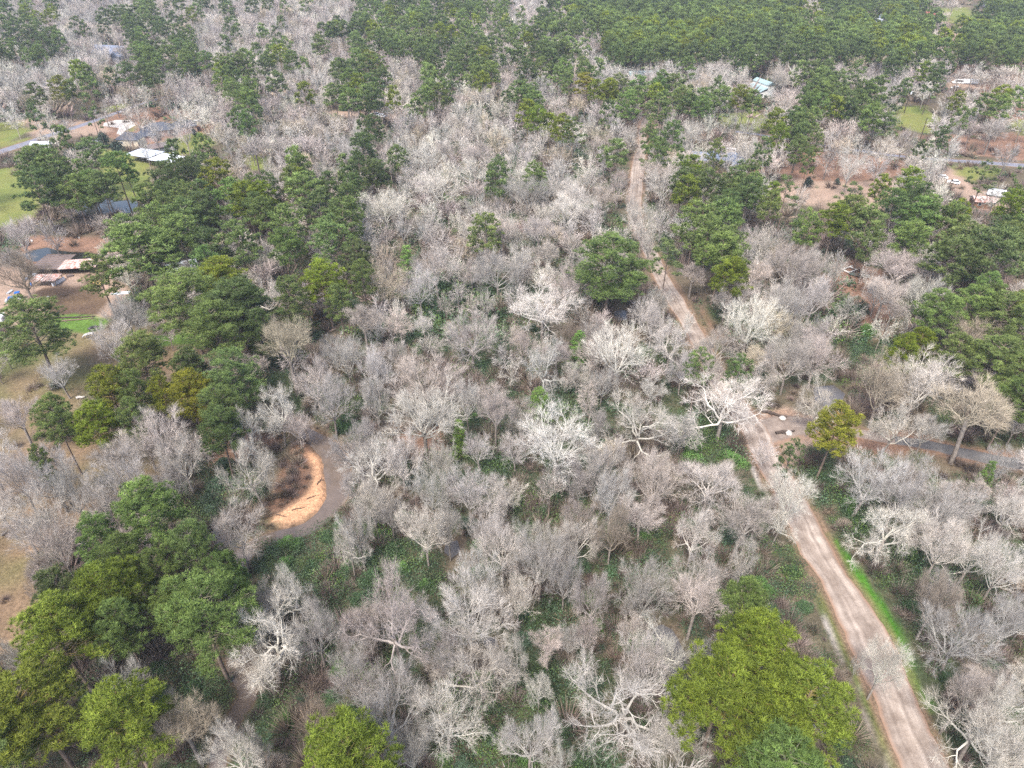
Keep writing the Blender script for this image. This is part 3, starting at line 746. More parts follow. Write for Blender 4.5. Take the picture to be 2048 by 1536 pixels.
# ------------------------------------------------------------------ trees read off the photograph: crown centre x, y, crown radius (photo px), look
PINES = """190,1070,42,G 290,1035,65,G 378,1085,48,G 313,1125,38,G 240,1105,45,G 222,1195,72,L 125,1185,58,D 120,1275,85,L 405,1240,90,G 465,1120,25,G 420,1140,40,G 60,1420,100,L
-40,1480,90,G 240,1450,90,L 230,1250,50,G 340,1200,50,G 690,1520,95,L 1440,1400,108,L 1600,1425,98,L 1510,1310,85,L 1560,1530,95,G 62,660,70,G 290,520,75,G 435,560,50,L 195,540,35,G 375,610,75,G 480,620,70,D 430,665,60,G
275,715,50,G 217,770,42,L 267,775,35,G 316,775,28,O 375,785,50,O 440,810,45,G 465,750,55,G 433,850,45,D 265,825,32,G 190,840,47,L 107,835,42,G 75,905,20,G 650,560,45,L 580,595,35,G 680,600,30,G 728,553,28,G
812,525,25,Y 515,650,30,D 918,878,22,Y 1215,545,78,G 1332,520,38,S 1440,515,45,G 1465,550,38,L 1158,700,28,Y 1075,815,36,Y 1400,725,32,S 1494,740,33,S 1672,845,48,O 1605,905,28,S 1840,690,35,L 1800,705,32,L 1910,705,38,G
1985,725,58,G 2015,790,45,G 1880,625,45,G 1945,610,45,G 1972,580,35,G 2012,632,50,G 2045,610,30,L 1900,530,60,D 1990,520,60,D 1966,960,22,Y 62,335,32,G 85,330,40,G 175,312,32,G 193,345,35,G 130,335,35,G 77,380,40,D 170,375,45,G
115,365,40,D 205,385,35,G 247,333,26,S 327,355,33,D 383,350,28,D 437,355,35,L 373,400,35,G 300,405,35,G 320,445,38,G 255,475,45,G 370,440,45,G 365,480,45,G 315,500,40,G 465,395,35,G 495,400,38,L 400,425,35,D 475,480,45,G 415,490,35,D
175,205,15,S 190,232,15,S 123,180,28,L 70,190,20,D 67,228,15,D 143,180,15,G 280,147,33,D 220,150,12,D 290,105,27,G 363,97,22,G 367,125,30,G 410,125,18,G 455,130,28,G 483,125,18,D 153,50,12,D 168,54,9,D 215,30,22,D 240,38,20,D 262,30,22,D 300,22,18,D 313,48,12,D 465,52,18,D 450,88,12,D
460,18,25,D 410,8,20,D 353,10,26,D 15,15,20,D 45,40,20,D 20,70,20,D 60,75,20,D 90,90,20,D 8,100,18,G 58,105,15,D 107,77,20,D 77,72,22,D 470,187,18,G 497,175,20,G 490,240,18,G 492,200,25,G 530,135,26,D 553,165,26,D 585,125,18,G 608,133,12,G
655,65,26,D 700,60,26,D 640,95,22,G 710,85,22,G 678,140,26,G 715,128,26,G 757,130,24,G 740,120,20,L 672,193,28,G 700,205,28,G 700,165,28,G 745,175,26,G 745,200,26,D 772,80,27,G 797,30,20,D 795,50,24,G 830,38,22,G 872,50,27,D 825,90,27,G 858,78,17,G
880,10,24,D 955,20,24,D 925,25,22,D 925,60,22,G 950,70,22,G 925,92,20,G 965,115,22,L 912,125,20,G 950,150,26,G 980,150,25,G 990,80,22,D 875,185,35,G 815,230,17,Y 725,300,30,D 718,335,26,D 612,385,42,G 577,450,40,G 640,420,35,D 680,440,40,G
660,480,40,G 575,490,35,G 525,395,30,L 530,430,30,G 1050,185,33,G 1065,205,30,G 1075,240,25,L 1143,270,32,S 1230,308,32,G 1124,140,22,G 1164,133,17,G 1080,140,22,G 1085,100,25,D 1040,110,25,G 1090,35,28,D 1107,55,25,D 1127,95,32,G 1055,68,12,G 1172,170,28,O
1210,180,30,L 1240,170,25,G 1257,210,30,G 1275,180,28,G 1330,170,32,G 1320,215,30,G 1360,200,25,G 1405,200,25,G 1440,200,28,G 1480,200,27,L 1505,205,20,G 1224,90,22,G 1270,75,20,G 1370,97,20,L 1304,265,20,G 1311,308,28,G 1363,315,15,G 1385,340,28,L
1415,375,35,D 1375,385,30,L 1430,305,20,G 1497,350,32,G 1465,380,25,G 1390,450,42,G 1450,440,40,G 1420,470,38,G 1460,500,40,G 1550,245,22,L 1558,275,22,L 1590,245,27,D 1595,290,20,G 1632,275,17,G 1620,310,13,G 1640,145,36,D 1645,180,34,G 1625,210,34,G
1680,160,20,G 1740,190,26,G 1742,235,24,G 1715,140,18,G 1812,170,12,G 1850,145,18,L 1875,150,18,D 1913,198,17,L 2003,197,22,L 1922,235,14,G 1880,275,18,D 1843,295,14,D 1930,75,24,D 1955,90,25,D 2000,90,26,D 2030,110,25,D 2030,75,25,D 1910,100,22,G 1938,105,22,D 1975,118,22,D
1965,20,18,D 1957,45,23,D 1922,42,12,G 2030,25,30,D 1965,360,32,S 2045,340,15,S 1572,385,33,S 1545,390,20,L 1700,395,30,S 1765,370,20,L 1705,430,38,G 1670,445,35,L 1785,415,33,D 1845,405,33,D 1835,435,38,G 1900,440,33,G 2020,415,28,L 2035,395,25,G 2005,460,30,D
1935,485,45,G 2018,490,40,G 1735,450,35,G 1825,480,40,G"""
BARES = """90,1050,65,W 110,1085,45,K 75,1155,28,K 250,1370,45,W 393,1460,55,T 470,1500,50,W 15,1310,25,N 470,1075,50,K 582,1190,45,W 532,1290,85,W 630,1265,50,N 790,1235,85,K 940,1230,75,W 965,1330,75,W 895,1310,40,N 778,1425,75,N
890,1430,60,W 640,1430,32,B 720,1360,50,N 715,1055,30,W 695,1080,30,W 850,1060,45,W 895,1045,30,N 970,1065,35,N 1005,1090,40,W 960,1160,45,N 815,1500,35,N 520,1505,28,N 535,1195,28,N 1155,1080,42,W 1035,1085,33,W 1080,1130,45,N 1130,1150,35,N
1035,1185,35,W 1225,1055,37,B 1480,1050,50,K 1390,1060,35,W 1400,1145,50,W 1485,1115,30,W 1290,1180,50,N 1355,1205,45,K 1270,1260,28,K 1325,1290,50,W 1280,1325,45,N 1190,1190,35,K 1255,1430,110,W 1365,1480,50,W 1060,1475,55,N 1105,1520,30,W 1175,1265,28,K
1140,1270,25,N 1080,1370,25,W 1175,1320,22,N 1030,1320,35,W 1930,1270,70,N 1850,1325,40,W 1800,1205,42,B 1780,1055,60,W 1890,1085,50,W 1955,1100,45,W 2010,1130,40,W 2030,1240,40,N 1920,1395,35,K 1925,1460,80,W 2025,1410,40,W 2015,1490,60,W 1722,1318,13,N
1560,1040,28,W 255,635,45,N 225,685,35,N 40,545,45,B 330,875,60,K 240,920,40,K 360,915,45,N 95,950,45,N 35,840,35,K 250,955,45,N 487,865,40,W 505,935,48,W 372,720,25,N 140,980,40,N 30,950,40,N 205,995,35,N 330,960,35,N 540,590,30,W 575,700,45,T 552,820,45,W
630,760,40,K 660,800,40,N 768,575,45,T 838,572,32,N 728,652,32,K 872,535,40,N 942,670,53,K 848,645,25,W 785,700,25,N 752,740,40,N 692,712,35,W 842,755,60,K 900,765,28,K 845,835,72,W 935,798,33,W 750,795,30,N 712,888,45,N 745,930,60,W 800,915,40,W
880,925,30,W 865,980,40,N 940,980,38,N 980,990,35,W 958,895,28,N 990,830,30,K 995,545,45,N 1022,665,20,W 972,605,22,N 1085,620,72,W 1040,545,25,N 1090,725,42,W 1237,710,58,W 1340,690,48,W 1130,575,38,K 1110,890,75,W 1287,850,72,W 1450,810,82,W 1210,940,52,N
1310,960,48,K 1418,970,55,K 1225,990,40,N 1467,590,40,N 1500,650,55,W 1385,555,28,K 1315,600,25,N 1435,700,40,K 1305,640,30,K 1200,850,25,N 1180,805,22,K 1040,520,30,W 1735,770,47,T 1845,765,60,W 1950,830,65,T 1785,845,45,W 1635,800,40,W 1580,720,45,N
1655,710,45,K 1615,670,30,N 1735,960,55,N 1885,1015,55,N 1585,990,46,W 2020,1015,45,W 1930,670,50,T 1850,590,40,W 1765,595,35,K 1785,625,25,K 1790,545,45,K 1850,525,35,W 1585,535,45,K 1630,530,35,K 1630,590,35,N 1578,610,40,N 1540,600,35,W 2040,840,26,W
1800,985,40,N 1680,520,20,N 1820,955,35,N 1305,450,35,W 1290,430,28,W 1235,370,30,K 1325,370,32,N 1080,470,32,K 1000,470,28,K 1130,420,38,W 1150,395,35,W 1060,390,40,N 1040,360,35,W 960,440,45,W 880,380,42,W 850,325,38,W 770,420,45,W 940,345,35,W 1080,290,35,W
960,200,28,W 800,195,30,W 960,270,30,W 1385,270,32,W 1345,250,22,N 1440,160,32,N 1110,190,20,W 610,160,28,W 30,520,26,N 40,470,28,N 100,465,22,N 340,276,17,N 308,263,15,N 368,262,18,N 288,292,13,N 352,240,16,N 1460,318,18,W 1300,480,18,W 1372,645,20,N 1425,735,22,W 1262,400,12,K 706,965,26,N 702,905,22,N 640,850,26,K 1560,905,22,N 1415,330,14,N 255,268,13,N 1700,340,25,W 1770,300,28,W 1760,330,22,N 1660,310,22,N 1710,260,22,W 1680,265,22,K 1560,310,22,W 1500,300,25,W
1480,290,22,W 1420,250,15,W 1820,370,30,N 1860,350,28,N 1900,300,22,N 1980,130,24,B 1880,60,14,K 1905,15,14,K 1870,12,14,K 1250,205,16,W 1560,165,28,K 1590,150,16,W 1450,120,20,W 1390,75,12,W 1515,90,16,W 1640,425,18,B"""
SHRUBS = """695,838,38,leafy 1385,895,50,bright 1462,918,40,bright 1345,880,25,leafy 1736,655,28,bright 1690,625,38,leafy 1715,605,32,blue 1520,1165,42,bright 1540,1215,35,leafy 575,1075,30,bright 1690,640,25,leafy 440,965,40,blue 415,995,35,blue 470,1000,30,leafy
445,920,28,blue 203,272,17,cedar 232,287,17,cedar 165,285,14,cedar 133,300,14,cedar 1620,350,13,cedar 1680,345,8,cedar 385,252,9,cedar 1178,10,12,cedar 1000,600,28,leafy 1010,620,25,leafy 960,600,25,leafy 1065,1035,16,bright 770,1060,25,leafy 690,1130,28,leafy
1085,1015,28,leafy 960,1130,25,leafy 620,1120,26,leafy 1290,1065,25,bright 1300,1100,25,leafy 1100,1260,18,bright 1235,1200,22,leafy 1450,1200,30,blue 1490,1240,26,leafy 1590,1130,22,leafy 1615,1200,22,leafy 980,1460,25,leafy 980,1400,22,leafy 660,1380,28,leafy
600,1390,25,blue 210,1440,20,leafy 170,1390,28,leafy 1745,1190,0,x 1850,1160,20,bright 1930,1010,16,leafy 880,560,25,leafy 860,600,28,leafy 730,620,20,leafy 800,660,20,leafy 690,690,18,leafy 1000,720,22,leafy 985,760,22,leafy 1020,780,20,leafy
1060,790,18,leafy 930,560,20,leafy 1160,755,22,leafy 1330,760,20,leafy 1340,725,18,leafy 780,740,16,leafy 870,620,22,leafy 712,1000,28,leafy 680,1040,24,leafy 650,1060,22,leafy 740,1010,20,leafy"""
def parse(s):
    return [(float(a), float(b), float(c), d) for a, b, c, d in (t.split(',') for t in s.split())]
PT = {'G': (1.12, 1.18, 1.02), 'L': (1.24, 1.18, .46), 'D': (.80, .84, .84), 'O': (1.6, 1.2, .45), 'Y': (1.15, 1.45, .95), 'S': (.95, .98, 1.0)}
BT = {'W': (1.24, 1.22, 1.16), 'N': (.97, .95, .94), 'K': (1.0, .93, .90), 'T': (1.08, .98, .80), 'B': (.62, .54, .46)}

SPECIAL = {(790, 1235): ('gnarled', 15.0), (505, 935): ('gnarled', 11.5), (575, 700): ('spindly', 13.5), (1255, 1430): ('gnarled', 9.5), (1450, 810): ('gnarled', 10), (942, 670): ('round', 10.5),
 (1845, 765): ('vase', 12), (1950, 830): ('spindly', 13), (1155, 1080): ('round', 8), (965, 1330): ('gnarled', 10), (1735, 770): ('vase', 12), (745, 930): ('gnarled', 9), (1110, 890): ('vase', 9.5), (330, 875): ('gnarled', 12)}
trees = []                 # dict: kind, x, y, r, h, tone, hero
for px, py, r, t in parse(PINES):
    zc = 15.0
    x, y, _ = ground(px, py, zc); d = project(x, y, zc)[2]; rm = float(r * d / F)
    if t == 'Y': zc = 6; x, y, _ = ground(px, py, zc); d = project(x, y, zc)[2]; rm = float(r * d / F)
    parts = [(x, y, rm)]
    if rm > 7.2 and py < 440:
        a = rng.uniform(0, 6.28); rr = rm * .68
        parts = [(x + math.cos(a + k * 2.1) * rm * .45, y + math.sin(a + k * 2.1) * rm * .5, min(rr, 5.0)) for k in range(2 if py < 130 and px < 1000 else 3)]
    if py < 330: parts = [(x, y, min(q, 5.6)) for x, y, q in parts]
    for (x, y, q) in parts:
        h = {'Y': 11.0}.get(t, 15.5 + q * .95 + rng.uniform(-.8, .8))
        trees.append(dict(kind='pine', x=x, y=y, r=q, h=min(h, 24), tone=t, hero=True))
for px, py, r, t in parse(BARES):
    zc = 10.0
    if r < 29 and py > 500: zc = 7.0
    if (px, py) in SPECIAL: zc = SPECIAL[px, py][1]
    x, y, _ = ground(px, py, zc); d = project(x, y, zc)[2]; rm = float(r * 1.1 * d / F)
    parts = [(x, y, rm)]
    if rm > 9.5 and py < 560:
        a = rng.uniform(0, 6.28); parts = [(x + math.cos(a + k * 2.1) * rm * .4, y + math.sin(a + k * 2.1) * rm * .5, rm * .66) for k in range(3)]
    for (x, y, q) in parts:
        trees.append(dict(kind='bare', x=x, y=y, r=q, h=zc / .66 + (q - 5) * .3, tone=t, hero=True, sty=SPECIAL.get((px, py), (None,))[0]))
# no trunk stands on a road, a verge or in the water: move such a tree sideways, crown and all
_clr = [road_poly, spur_poly, pave_r, pave_l] + P_VERGE + P_SAND
for t in trees:
    for dx in (0, -1, 1, -2, 2, -3, 3, -4, 4, -5, 5, -6, 6, -7.5, 7.5, -9, 9):
        a = np.array([t['x'] + dx]); b_ = np.array([t['y'] + (0 if dx == 0 else .3)])
        if max(sd_many(a, b_, _clr)[0], creek_sd(a, b_)[0], sd_many(a, b_, P_POND)[0]) < -.8:
            t['x'] = float(a[0]); t['y'] = float(b_[0]); break

HOUSE_PX = [(330,262,34,20),(262,285,25,20),(315,318,40,20),(228,112,28,18),(108,540,110,45),(1525,185,36,30),(1435,322,48,24),(1912,166,50,18),(1846,42,18,14),(1962,405,22,14),(1910,360,30,16),(755,232,38,10),(1442,412,14,14),(1716,552,30,22),(1812,215,12,22),(185,665,22,18),(195,572,22,18),(2000,8,30,14),(1752,45,26,14),(1842,270,10,22),(35,600,24,20),(85,294,14,12),(60,760,30,40),(162,797,20,10),(150,640,70,20)]
clear_world = [road_poly, spur_poly, pave_r, pave_l] + P_VERGE + P_SAND + [wpoly(DITCH1), wpoly(DITCH2), wpoly(DITCH3)]
open_world = P_LAWN + P_GREEN + P_DIRT + P_DARK
cell = {}
def near_ok(x, y, r, k):
    i, j = int(x // 12), int(y // 12)
    for a in (-1, 0, 1):
        for b_ in (-1, 0, 1):
            for (q, w, s) in cell.get((i + a, j + b_), ()):
                if (x - q) ** 2 + (y - w) ** 2 < (k * (r + s)) ** 2: return False
    return True
def put(x, y, r): cell.setdefault((int(x // 12), int(y // 12)), []).append((x, y, r))
for t in trees: put(t['x'], t['y'], t['r'])

cx, cy = np.meshgrid(np.arange(-760, 760, 4.4), np.arange(36, 900, 4.4))
cx = (cx + rng.uniform(-2, 2, cx.shape)).ravel(); cy = (cy + rng.uniform(-2, 2, cy.shape)).ravel()
ppx, ppy, pdp_ = project(cx, cy, np.full_like(cx, 11.0))
keep = (ppx > -420) & (ppx < 2468) & (ppy < 1600) & (ppy > -70)
cx, cy, ppx, ppy, pdp_ = cx[keep], cy[keep], ppx[keep], ppy[keep], pdp_[keep]
k_ = veg(ppx, ppy, 9)
# where the crown hides the ground as seen along the slope of the view, and where the trunk stands
gxp = ppx; qx, qy, _ = ground(ppx, ppy)
sd_clear_base = sd_many(cx, cy, clear_world); sd_creek = creek_sd(cx, cy); sd_pond = sd_many(cx, cy, P_POND)
sd_clear_see = sd_many(qx, qy, clear_world + P_POND); sd_creek_see = creek_sd(qx, qy)
sd_open_see = sd_many(qx, qy, open_world); sd_open_base = sd_many(cx, cy, open_world)
sd_lit = sd_many(qx, qy, P_LIT); sd_mead = sd_many(qx, qy, P_MEAD)
hb = np.zeros(len(cx), bool)
for (a, b_, rx, ry) in HOUSE_PX:
    hb |= ((ppx - a) / rx) ** 2 + ((ppy - b_) / ry) ** 2 < 1
    bx, by, _d = project(cx, cy, 0 * cx)
    hb |= ((bx - a) / (rx * .8)) ** 2 + ((by - b_) / (ry * .8)) ** 2 < 1
ordr = rng.permutation(len(cx))
ordr = ordr[np.argsort(pdp_[ordr] // 60, kind='stable')]
tonenoise = fbm(cx, cy, 45, 1)
for i in ordr:
    c = chr(k_[i]); x, y = cx[i], cy[i]
    if hb[i] or sd_clear_base[i] > -1.6 or sd_creek[i] > -1.5 or sd_pond[i] > -1.0: continue
    if c in 'HCR': continue
    u = rng.random()
    if sd_open_see[i] > -1.5 or sd_open_base[i] > 0:
        if u > .08: continue
        u = rng.random()
    if sd_lit[i] > 0 and u > .45: continue
    if sd_mead[i] > 0 and rng.random() > .30: continue
    u = rng.random()
    kind = 'bare'; acc = 1.0; far_ = pdp_[i] > 215
    if c == 'B': kind = 'pine' if u < .02 else 'bare'; acc = .95 if pdp_[i] > 215 else .52
    elif c == 'P': kind = 'pine' if u < .86 else 'bare'; acc = .92
    elif c == 'Q': kind = 'pine' if u < (.28 if ppy[i] > 330 else (.10 if ppx[i] < 700 else .25)) else 'bare'; acc = .9 if far_ else .5
    elif c == 'M': kind = 'pine' if u < .22 else 'bare'
    elif c == 'U': acc = .30 if far_ else .16
    elif c == 'L': acc = .30; kind = 'pine' if u < .06 else 'bare'
    elif c == 'G': acc = .05
    elif c == 'D': acc = .10
    if rng.random() > acc: continue
    far = pdp_[i] > 240
    if kind == 'pine': r = rng.uniform(3.3, 5.2); h = 15 + r + rng.uniform(-1, 2)
    else:
        r = rng.uniform(3.6, 6.6) if far else rng.uniform(2.6, 4.6); h = (9.5 + r * .75 if far else 7.5 + r * .9) + rng.uniform(-1.5, 1.5)
        if c == 'U': r *= .8; h *= .8
    see = max(sd_clear_see[i], sd_creek_see[i])
    if see > -r * (.85 if ppy[i] > 800 else .55): continue
    if not near_ok(x, y, r, (.72 if kind == 'bare' else .60) if far else .64): continue
    put(x, y, r)
    tn = tonenoise[i] + rng.normal(0, .08)
    if kind == 'pine': tone = 'D' if tn < .47 else ('G' if tn < .60 or rng.random() < .6 else 'L')
    else: tone = rng.choice(list('WNKTB'), p=[.34, .34, .22, .06, .04]) if tn > .42 else rng.choice(list('WNKTB'), p=[.2, .38, .34, .03, .05])
    trees.append(dict(kind=kind, x=float(x), y=float(y), r=float(r), h=float(h), tone=str(tone), hero=False))

X_ = np.array([t['x'] for t in trees]); Y_ = np.array([t['y'] for t in trees]); H_ = np.array([t['h'] for t in trees])
tpx, tpy, tdp = project(X_, Y_, H_ * .7)
for t, a, b_, d in zip(trees, tpx, tpy, tdp): t['px'] = a; t['py'] = b_; t['dep'] = d; t['app'] = t['r'] * F / d
def in_frame(t): return -t['app'] * .5 < t['px'] < 2048 + t['app'] * .5 and -t['app'] * .3 < t['py'] < 1536 + t['app'] * .5
indiv = {}
for kind in ('pine', 'bare'):
    L = sorted([t for t in trees if t['kind'] == kind and in_frame(t)], key=lambda t: -t['app'] - (4 if t['hero'] else 0))
    for t in L[:300]: t['one'] = True
    indiv[kind] = L[:300]

# ------------------------------------------------------------------ prototypes
PSTY = {'G': ['dome', 'tall'], 'L': ['dome', 'dome'], 'D': ['tall', 'dome'], 'O': ['dome'], 'Y': ['young'], 'S': ['sparse']}
BSTY = {'W': ['gnarled', 'vase', 'round'], 'N': ['round', 'vase'], 'K': ['round', 'spindly'], 'T': ['vase', 'spindly'], 'B': ['round']}
pine_lib = {}; bare_lib = {}
for lod, cnt in ((0, 3), (1, 3), (2, 3)):
    for sty in ('dome', 'tall', 'sparse', 'young'):
        out = []
        for v in range(cnt if sty in ('dome', 'tall') else (2 if lod < 2 else 1)):
            tg, cg = make_pine(lod, sty)
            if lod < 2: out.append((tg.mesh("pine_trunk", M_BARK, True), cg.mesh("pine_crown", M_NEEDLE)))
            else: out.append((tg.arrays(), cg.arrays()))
        pine_lib[lod, sty] = out
for lod, cnt in ((0, 3), (1, 3), (2, 3)):
    for sty in ('vase', 'round', 'gnarled', 'spindly'):
        out = []
        for v in range(cnt):
            tg, cg, rr, hh = make_bare(lod, sty)
            if lod < 2: out.append((tg.mesh("bare_trunk", M_BARK, True), cg.mesh("bare_crown", M_TWIG), rr, hh))
            else: out.append((tg.arrays(), cg.arrays(), rr, hh))
        bare_lib[lod, sty] = out
LOD1_AT = 185.0

for kind, name, cat in (('pine', 'pine_tree', 'pine tree'), ('bare', 'bare_tree', 'bare tree')):
    for t in indiv[kind]:
        lod = 0 if t['dep'] < LOD1_AT + (60 if kind == 'bare' else 0) else 1
        sty = t.get('sty') or random.choice((PSTY if kind == 'pine' else BSTY)[t['tone']])
        lib = (pine_lib if kind == 'pine' else bare_lib)[lod, sty]
        v = random.choice(lib)
        z0 = float(gz(t['x'], t['y'])[0])
        e = empty(name, (t['x'], t['y'], z0 - .05), random.uniform(0, 6.28))
        if kind == 'pine': e.scale = (t['r'] / 5.3, t['r'] / 5.3, t['h'] / 21.5); T_ = PT
        else: e.scale = (t['r'] / v[2], t['r'] / v[2], t['h'] / v[3]); T_ = BT
        e.rotation_euler = (random.gauss(0, .025), random.gauss(0, .025), random.uniform(0, 6.28))
        cr = obj("crown", v[1], e); tr = obj("trunk", v[0], e)
        j = [random.uniform(.97, 1.03), 1, random.uniform(.97, 1.03)] if kind == 'bare' else [random.uniform(.9, 1.1), random.uniform(.95, 1.05), random.uniform(.9, 1.1)]
        br = random.uniform(.85, 1.15) if kind == 'pine' else random.uniform(.74, 1.16)
        cr.color = (*[a * b2 * br for a, b2 in zip(T_[t['tone']], j)], 1)
        tr.color = (br, br, br, 1)
        t['obj'] = e
        e["category"] = cat
        e["group"] = "pine trees of the wood" if kind == 'pine' else "leafless trees of the wood"

# ------------------------------------------------------------------ the rest of the wood and the undergrowth: tiled real meshes
def tile(name, protos, items, mat, label, cat, thin=1.0):
    """items: (proto index, x, y, z, rot, sxy, sz, colour)"""
    Vs, Ts, Qs, Cs = [], [], [], []; off = 0
    by = {}
    for it in items: by.setdefault(it[0], []).append(it)
    for k, its in by.items():
        V, T, Q, C = protos[k]
        A = np.array([i[1:7] for i in its], float); K = np.array([i[7] for i in its], float)
        n = len(A); m = len(V)
        ca, sa = np.cos(A[:, 3]), np.sin(A[:, 3])
        x = (V[None, :, 0] * ca[:, None] - V[None, :, 1] * sa[:, None]) * A[:, 4:5] + A[:, 0:1]
        y = (V[None, :, 0] * sa[:, None] + V[None, :, 1] * ca[:, None]) * A[:, 4:5] + A[:, 1:2]
        z = V[None, :, 2] * A[:, 5:6] + A[:, 2:3]
        Vs.append(np.stack([x, y, z], -1).reshape(-1, 3).astype(np.float32))
        Cs.append((C[None] * K[:, None, :]).reshape(-1, 3).astype(np.float32))
        o = off + np.arange(n)[:, None, None] * m
        if len(T): Ts.append((T[None] + o).reshape(-1, 3).astype(np.int32))
        if len(Q): Qs.append((Q[None] + o).reshape(-1, 4).astype(np.int32))
        off += n * m
    me = mesh_np(name, np.concatenate(Vs), np.concatenate(Ts) if Ts else None, np.concatenate(Qs) if Qs else None, mat, np.concatenate(Cs))
    return setp(obj(name, me), label, cat, kind="stuff")
def merge(a, b):
    V = np.concatenate([a[0], b[0]]); T = np.concatenate([a[1], b[1] + len(a[0])]) if len(b[1]) else a[1]
    Q = np.concatenate([a[2], b[2] + len(a[0])]) if len(a[2]) or len(b[2]) else a[2]
    return V, T, Q, np.concatenate([a[3], b[3]])
for kind, nm, mat, lab in (('pine', 'distant_pine_wood', M_NEEDLE, 'dense dark green pine wood filling the distance beyond the nearer pines'),
                           ('bare', 'distant_bare_wood', M_TWIG, 'hazy grey and pinkish leafless wood spreading into the distance')):
    lib = pine_lib if kind == 'pine' else bare_lib
    protos = []; pid = {}
    for sty in (('dome', 'tall', 'sparse', 'young') if kind == 'pine' else ('vase', 'round', 'gnarled', 'spindly')):
        for v in lib[2, sty]:
            pid.setdefault(sty, []).append((len(protos), v)); protos.append(merge(v[0], v[1]))
    items = []
    for t in trees:
        if t['kind'] != kind or t.get('one'): continue
        sty = random.choice((PSTY if kind == 'pine' else BSTY)[t['tone']])
        i, v = random.choice(pid[sty])
        br = random.uniform(.8, 1.2) if kind == 'pine' else random.uniform(.70, 1.16)
        colr = [a * br * random.uniform(.97, 1.03) for a in (PT if kind == 'pine' else BT)[t['tone']]]
        s = t['r'] / 5.3 if kind == 'pine' else t['r'] / v[2]
        sz = t['h'] / 21.5 if kind == 'pine' else t['h'] / v[3]
        items.append((i, t['x'], t['y'], 0, random.uniform(0, 6.28), s, sz, colr))
    tile(nm, protos, items, mat, lab, 'woodland')
    print(nm, len(items))

# undergrowth
def clump(kind, lod):
    g = G()
    n = {0: 190, 1: 66, 2: 14}[lod]
    d = dirs(n, -.1); P = d * rng.uniform(.35, 1, (n, 1)) * np.array([1.0, 1.0, .8]); P[:, 2] = np.abs(P[:, 2]) + .05
    j = rng.uniform(.6, 1.45, (n, 1))
    if kind == 'leafy': g.leaves(P, {0: .105, 1: .23, 2: .68}[lod] * rng.uniform(.7, 1.3, n), np.array((.066, .100, .044)) * j)
    else: g.blades(P * .5, d + np.array([0, 0, .35]), {0: .9, 1: 1.1, 2: 1.3}[lod] * rng.uniform(.6, 1.2, n), {0: .035, 1: .085, 2: .26}[lod], np.array((.14, .11, .09)) * j, np.array((.27, .235, .205)) * j)
    return g.arrays()
cp = {}; protos_l = []; protos_b = []
for lod in (0, 1, 2):
    for v in range(4):
        cp['leafy', lod, v] = len(protos_l); protos_l.append(clump('leafy', lod))
        cp['brown', lod, v] = len(protos_b); protos_b.append(clump('brown', lod))
items_l, items_b = [], []
for (y0, y1, sp, lod, wmax) in ((40, 155, 1.45, 0, 150), (155, 360, 2.2, 1, 330), (360, 860, 4.4, 2, 720)):
    ax_, ay_ = np.meshgrid(np.arange(-wmax, wmax, sp), np.arange(y0, y1, sp))
    ax_ = (ax_ + rng.uniform(-sp / 2, sp / 2, ax_.shape)).ravel(); ay_ = (ay_ + rng.uniform(-sp / 2, sp / 2, ay_.shape)).ravel()
    u_, v_, d_ = project(ax_, ay_, 0 * ax_)
    k = (u_ > -260) & (u_ < 2308) & (v_ < 1620) & (v_ > -40); ax_, ay_, u_, v_ = ax_[k], ay_[k], u_[k], v_[k]
    cl_ = veg(u_, v_, 14)
    nz = fbm(ax_, ay_, 11, 2); n4 = fbm(ax_, ay_, 5, 5)
    bad = np.maximum(sd_many(ax_, ay_, clear_world), np.maximum(creek_sd(ax_, ay_), sd_many(ax_, ay_, P_POND)))
    opn = sd_many(ax_, ay_, open_world + P_SAND); lit = sd_many(ax_, ay_, P_LIT + P_MEAD); bnk = sd_many(ax_, ay_, P_BANK)
    rr = rng.random(len(ax_)); r2 = rng.random(len(ax_))
    for i in range(len(ax_)):
        c = chr(cl_[i])
        dens, grn = {'U': (.98, .86), 'B': (.92, .64), 'P': (.72, .45), 'Q': (.75, .42), 'M': (.75, .4), 'L': (.22, .25), 'G': (.03, .3), 'D': (.06, .2), 'H': (.05, .5), 'C': (.35, .5), 'R': (.25, .3)}[c]
        if bad[i] > -.9: continue
        if opn[i] > -.5: dens *= .05
        if lit[i] > -.5: dens *= .14
        if bnk[i] > 0: dens = .7; grn = -1
        if rr[i] > dens: continue
        s = (.75 + 1.25 * n4[i]) * rng.uniform(.7, 1.3) * (1.6 if c == 'U' else 1.1) * (1.0, 1.25, 2.1)[lod]
        if bad[i] > -1.8: s *= .5
        hgt = s * rng.uniform(.7, 1.5) * (1.1 if lod < 2 else .7)
        gb = grn + (nz[i] - .5) * 1.6
        if r2[i] < gb:
            tint = rng.uniform(.5, 1.5); w = rng.random()
            colr = (tint * .85, tint, tint * 1.15) if w < .35 else ((tint * 1.25, tint * 1.25, tint * .8) if w < .5 else (tint * .9, tint * .95, tint * .9))
            if c == 'U' and w > .95: colr = (1.5, 1.7, .7)
            items_l.append((cp['leafy', lod, rng.integers(0, 4)], ax_[i], ay_[i], -.1, rng.uniform(0, 6.28), s, hgt, colr))
        else:
            tint = rng.uniform(.55, 1.15)
            if c in 'BQM' and bad[i] < -2.5 and rng.random() < .17: s *= 1.7; hgt = s * rng.uniform(.9, 1.5); tint *= 1.25
            items_b.append((cp['brown', lod, rng.integers(0, 4)], ax_[i], ay_[i], -.1, rng.uniform(0, 6.28), s, hgt, (tint, tint * rng.uniform(.88, 1), tint * rng.uniform(.8, 1))))
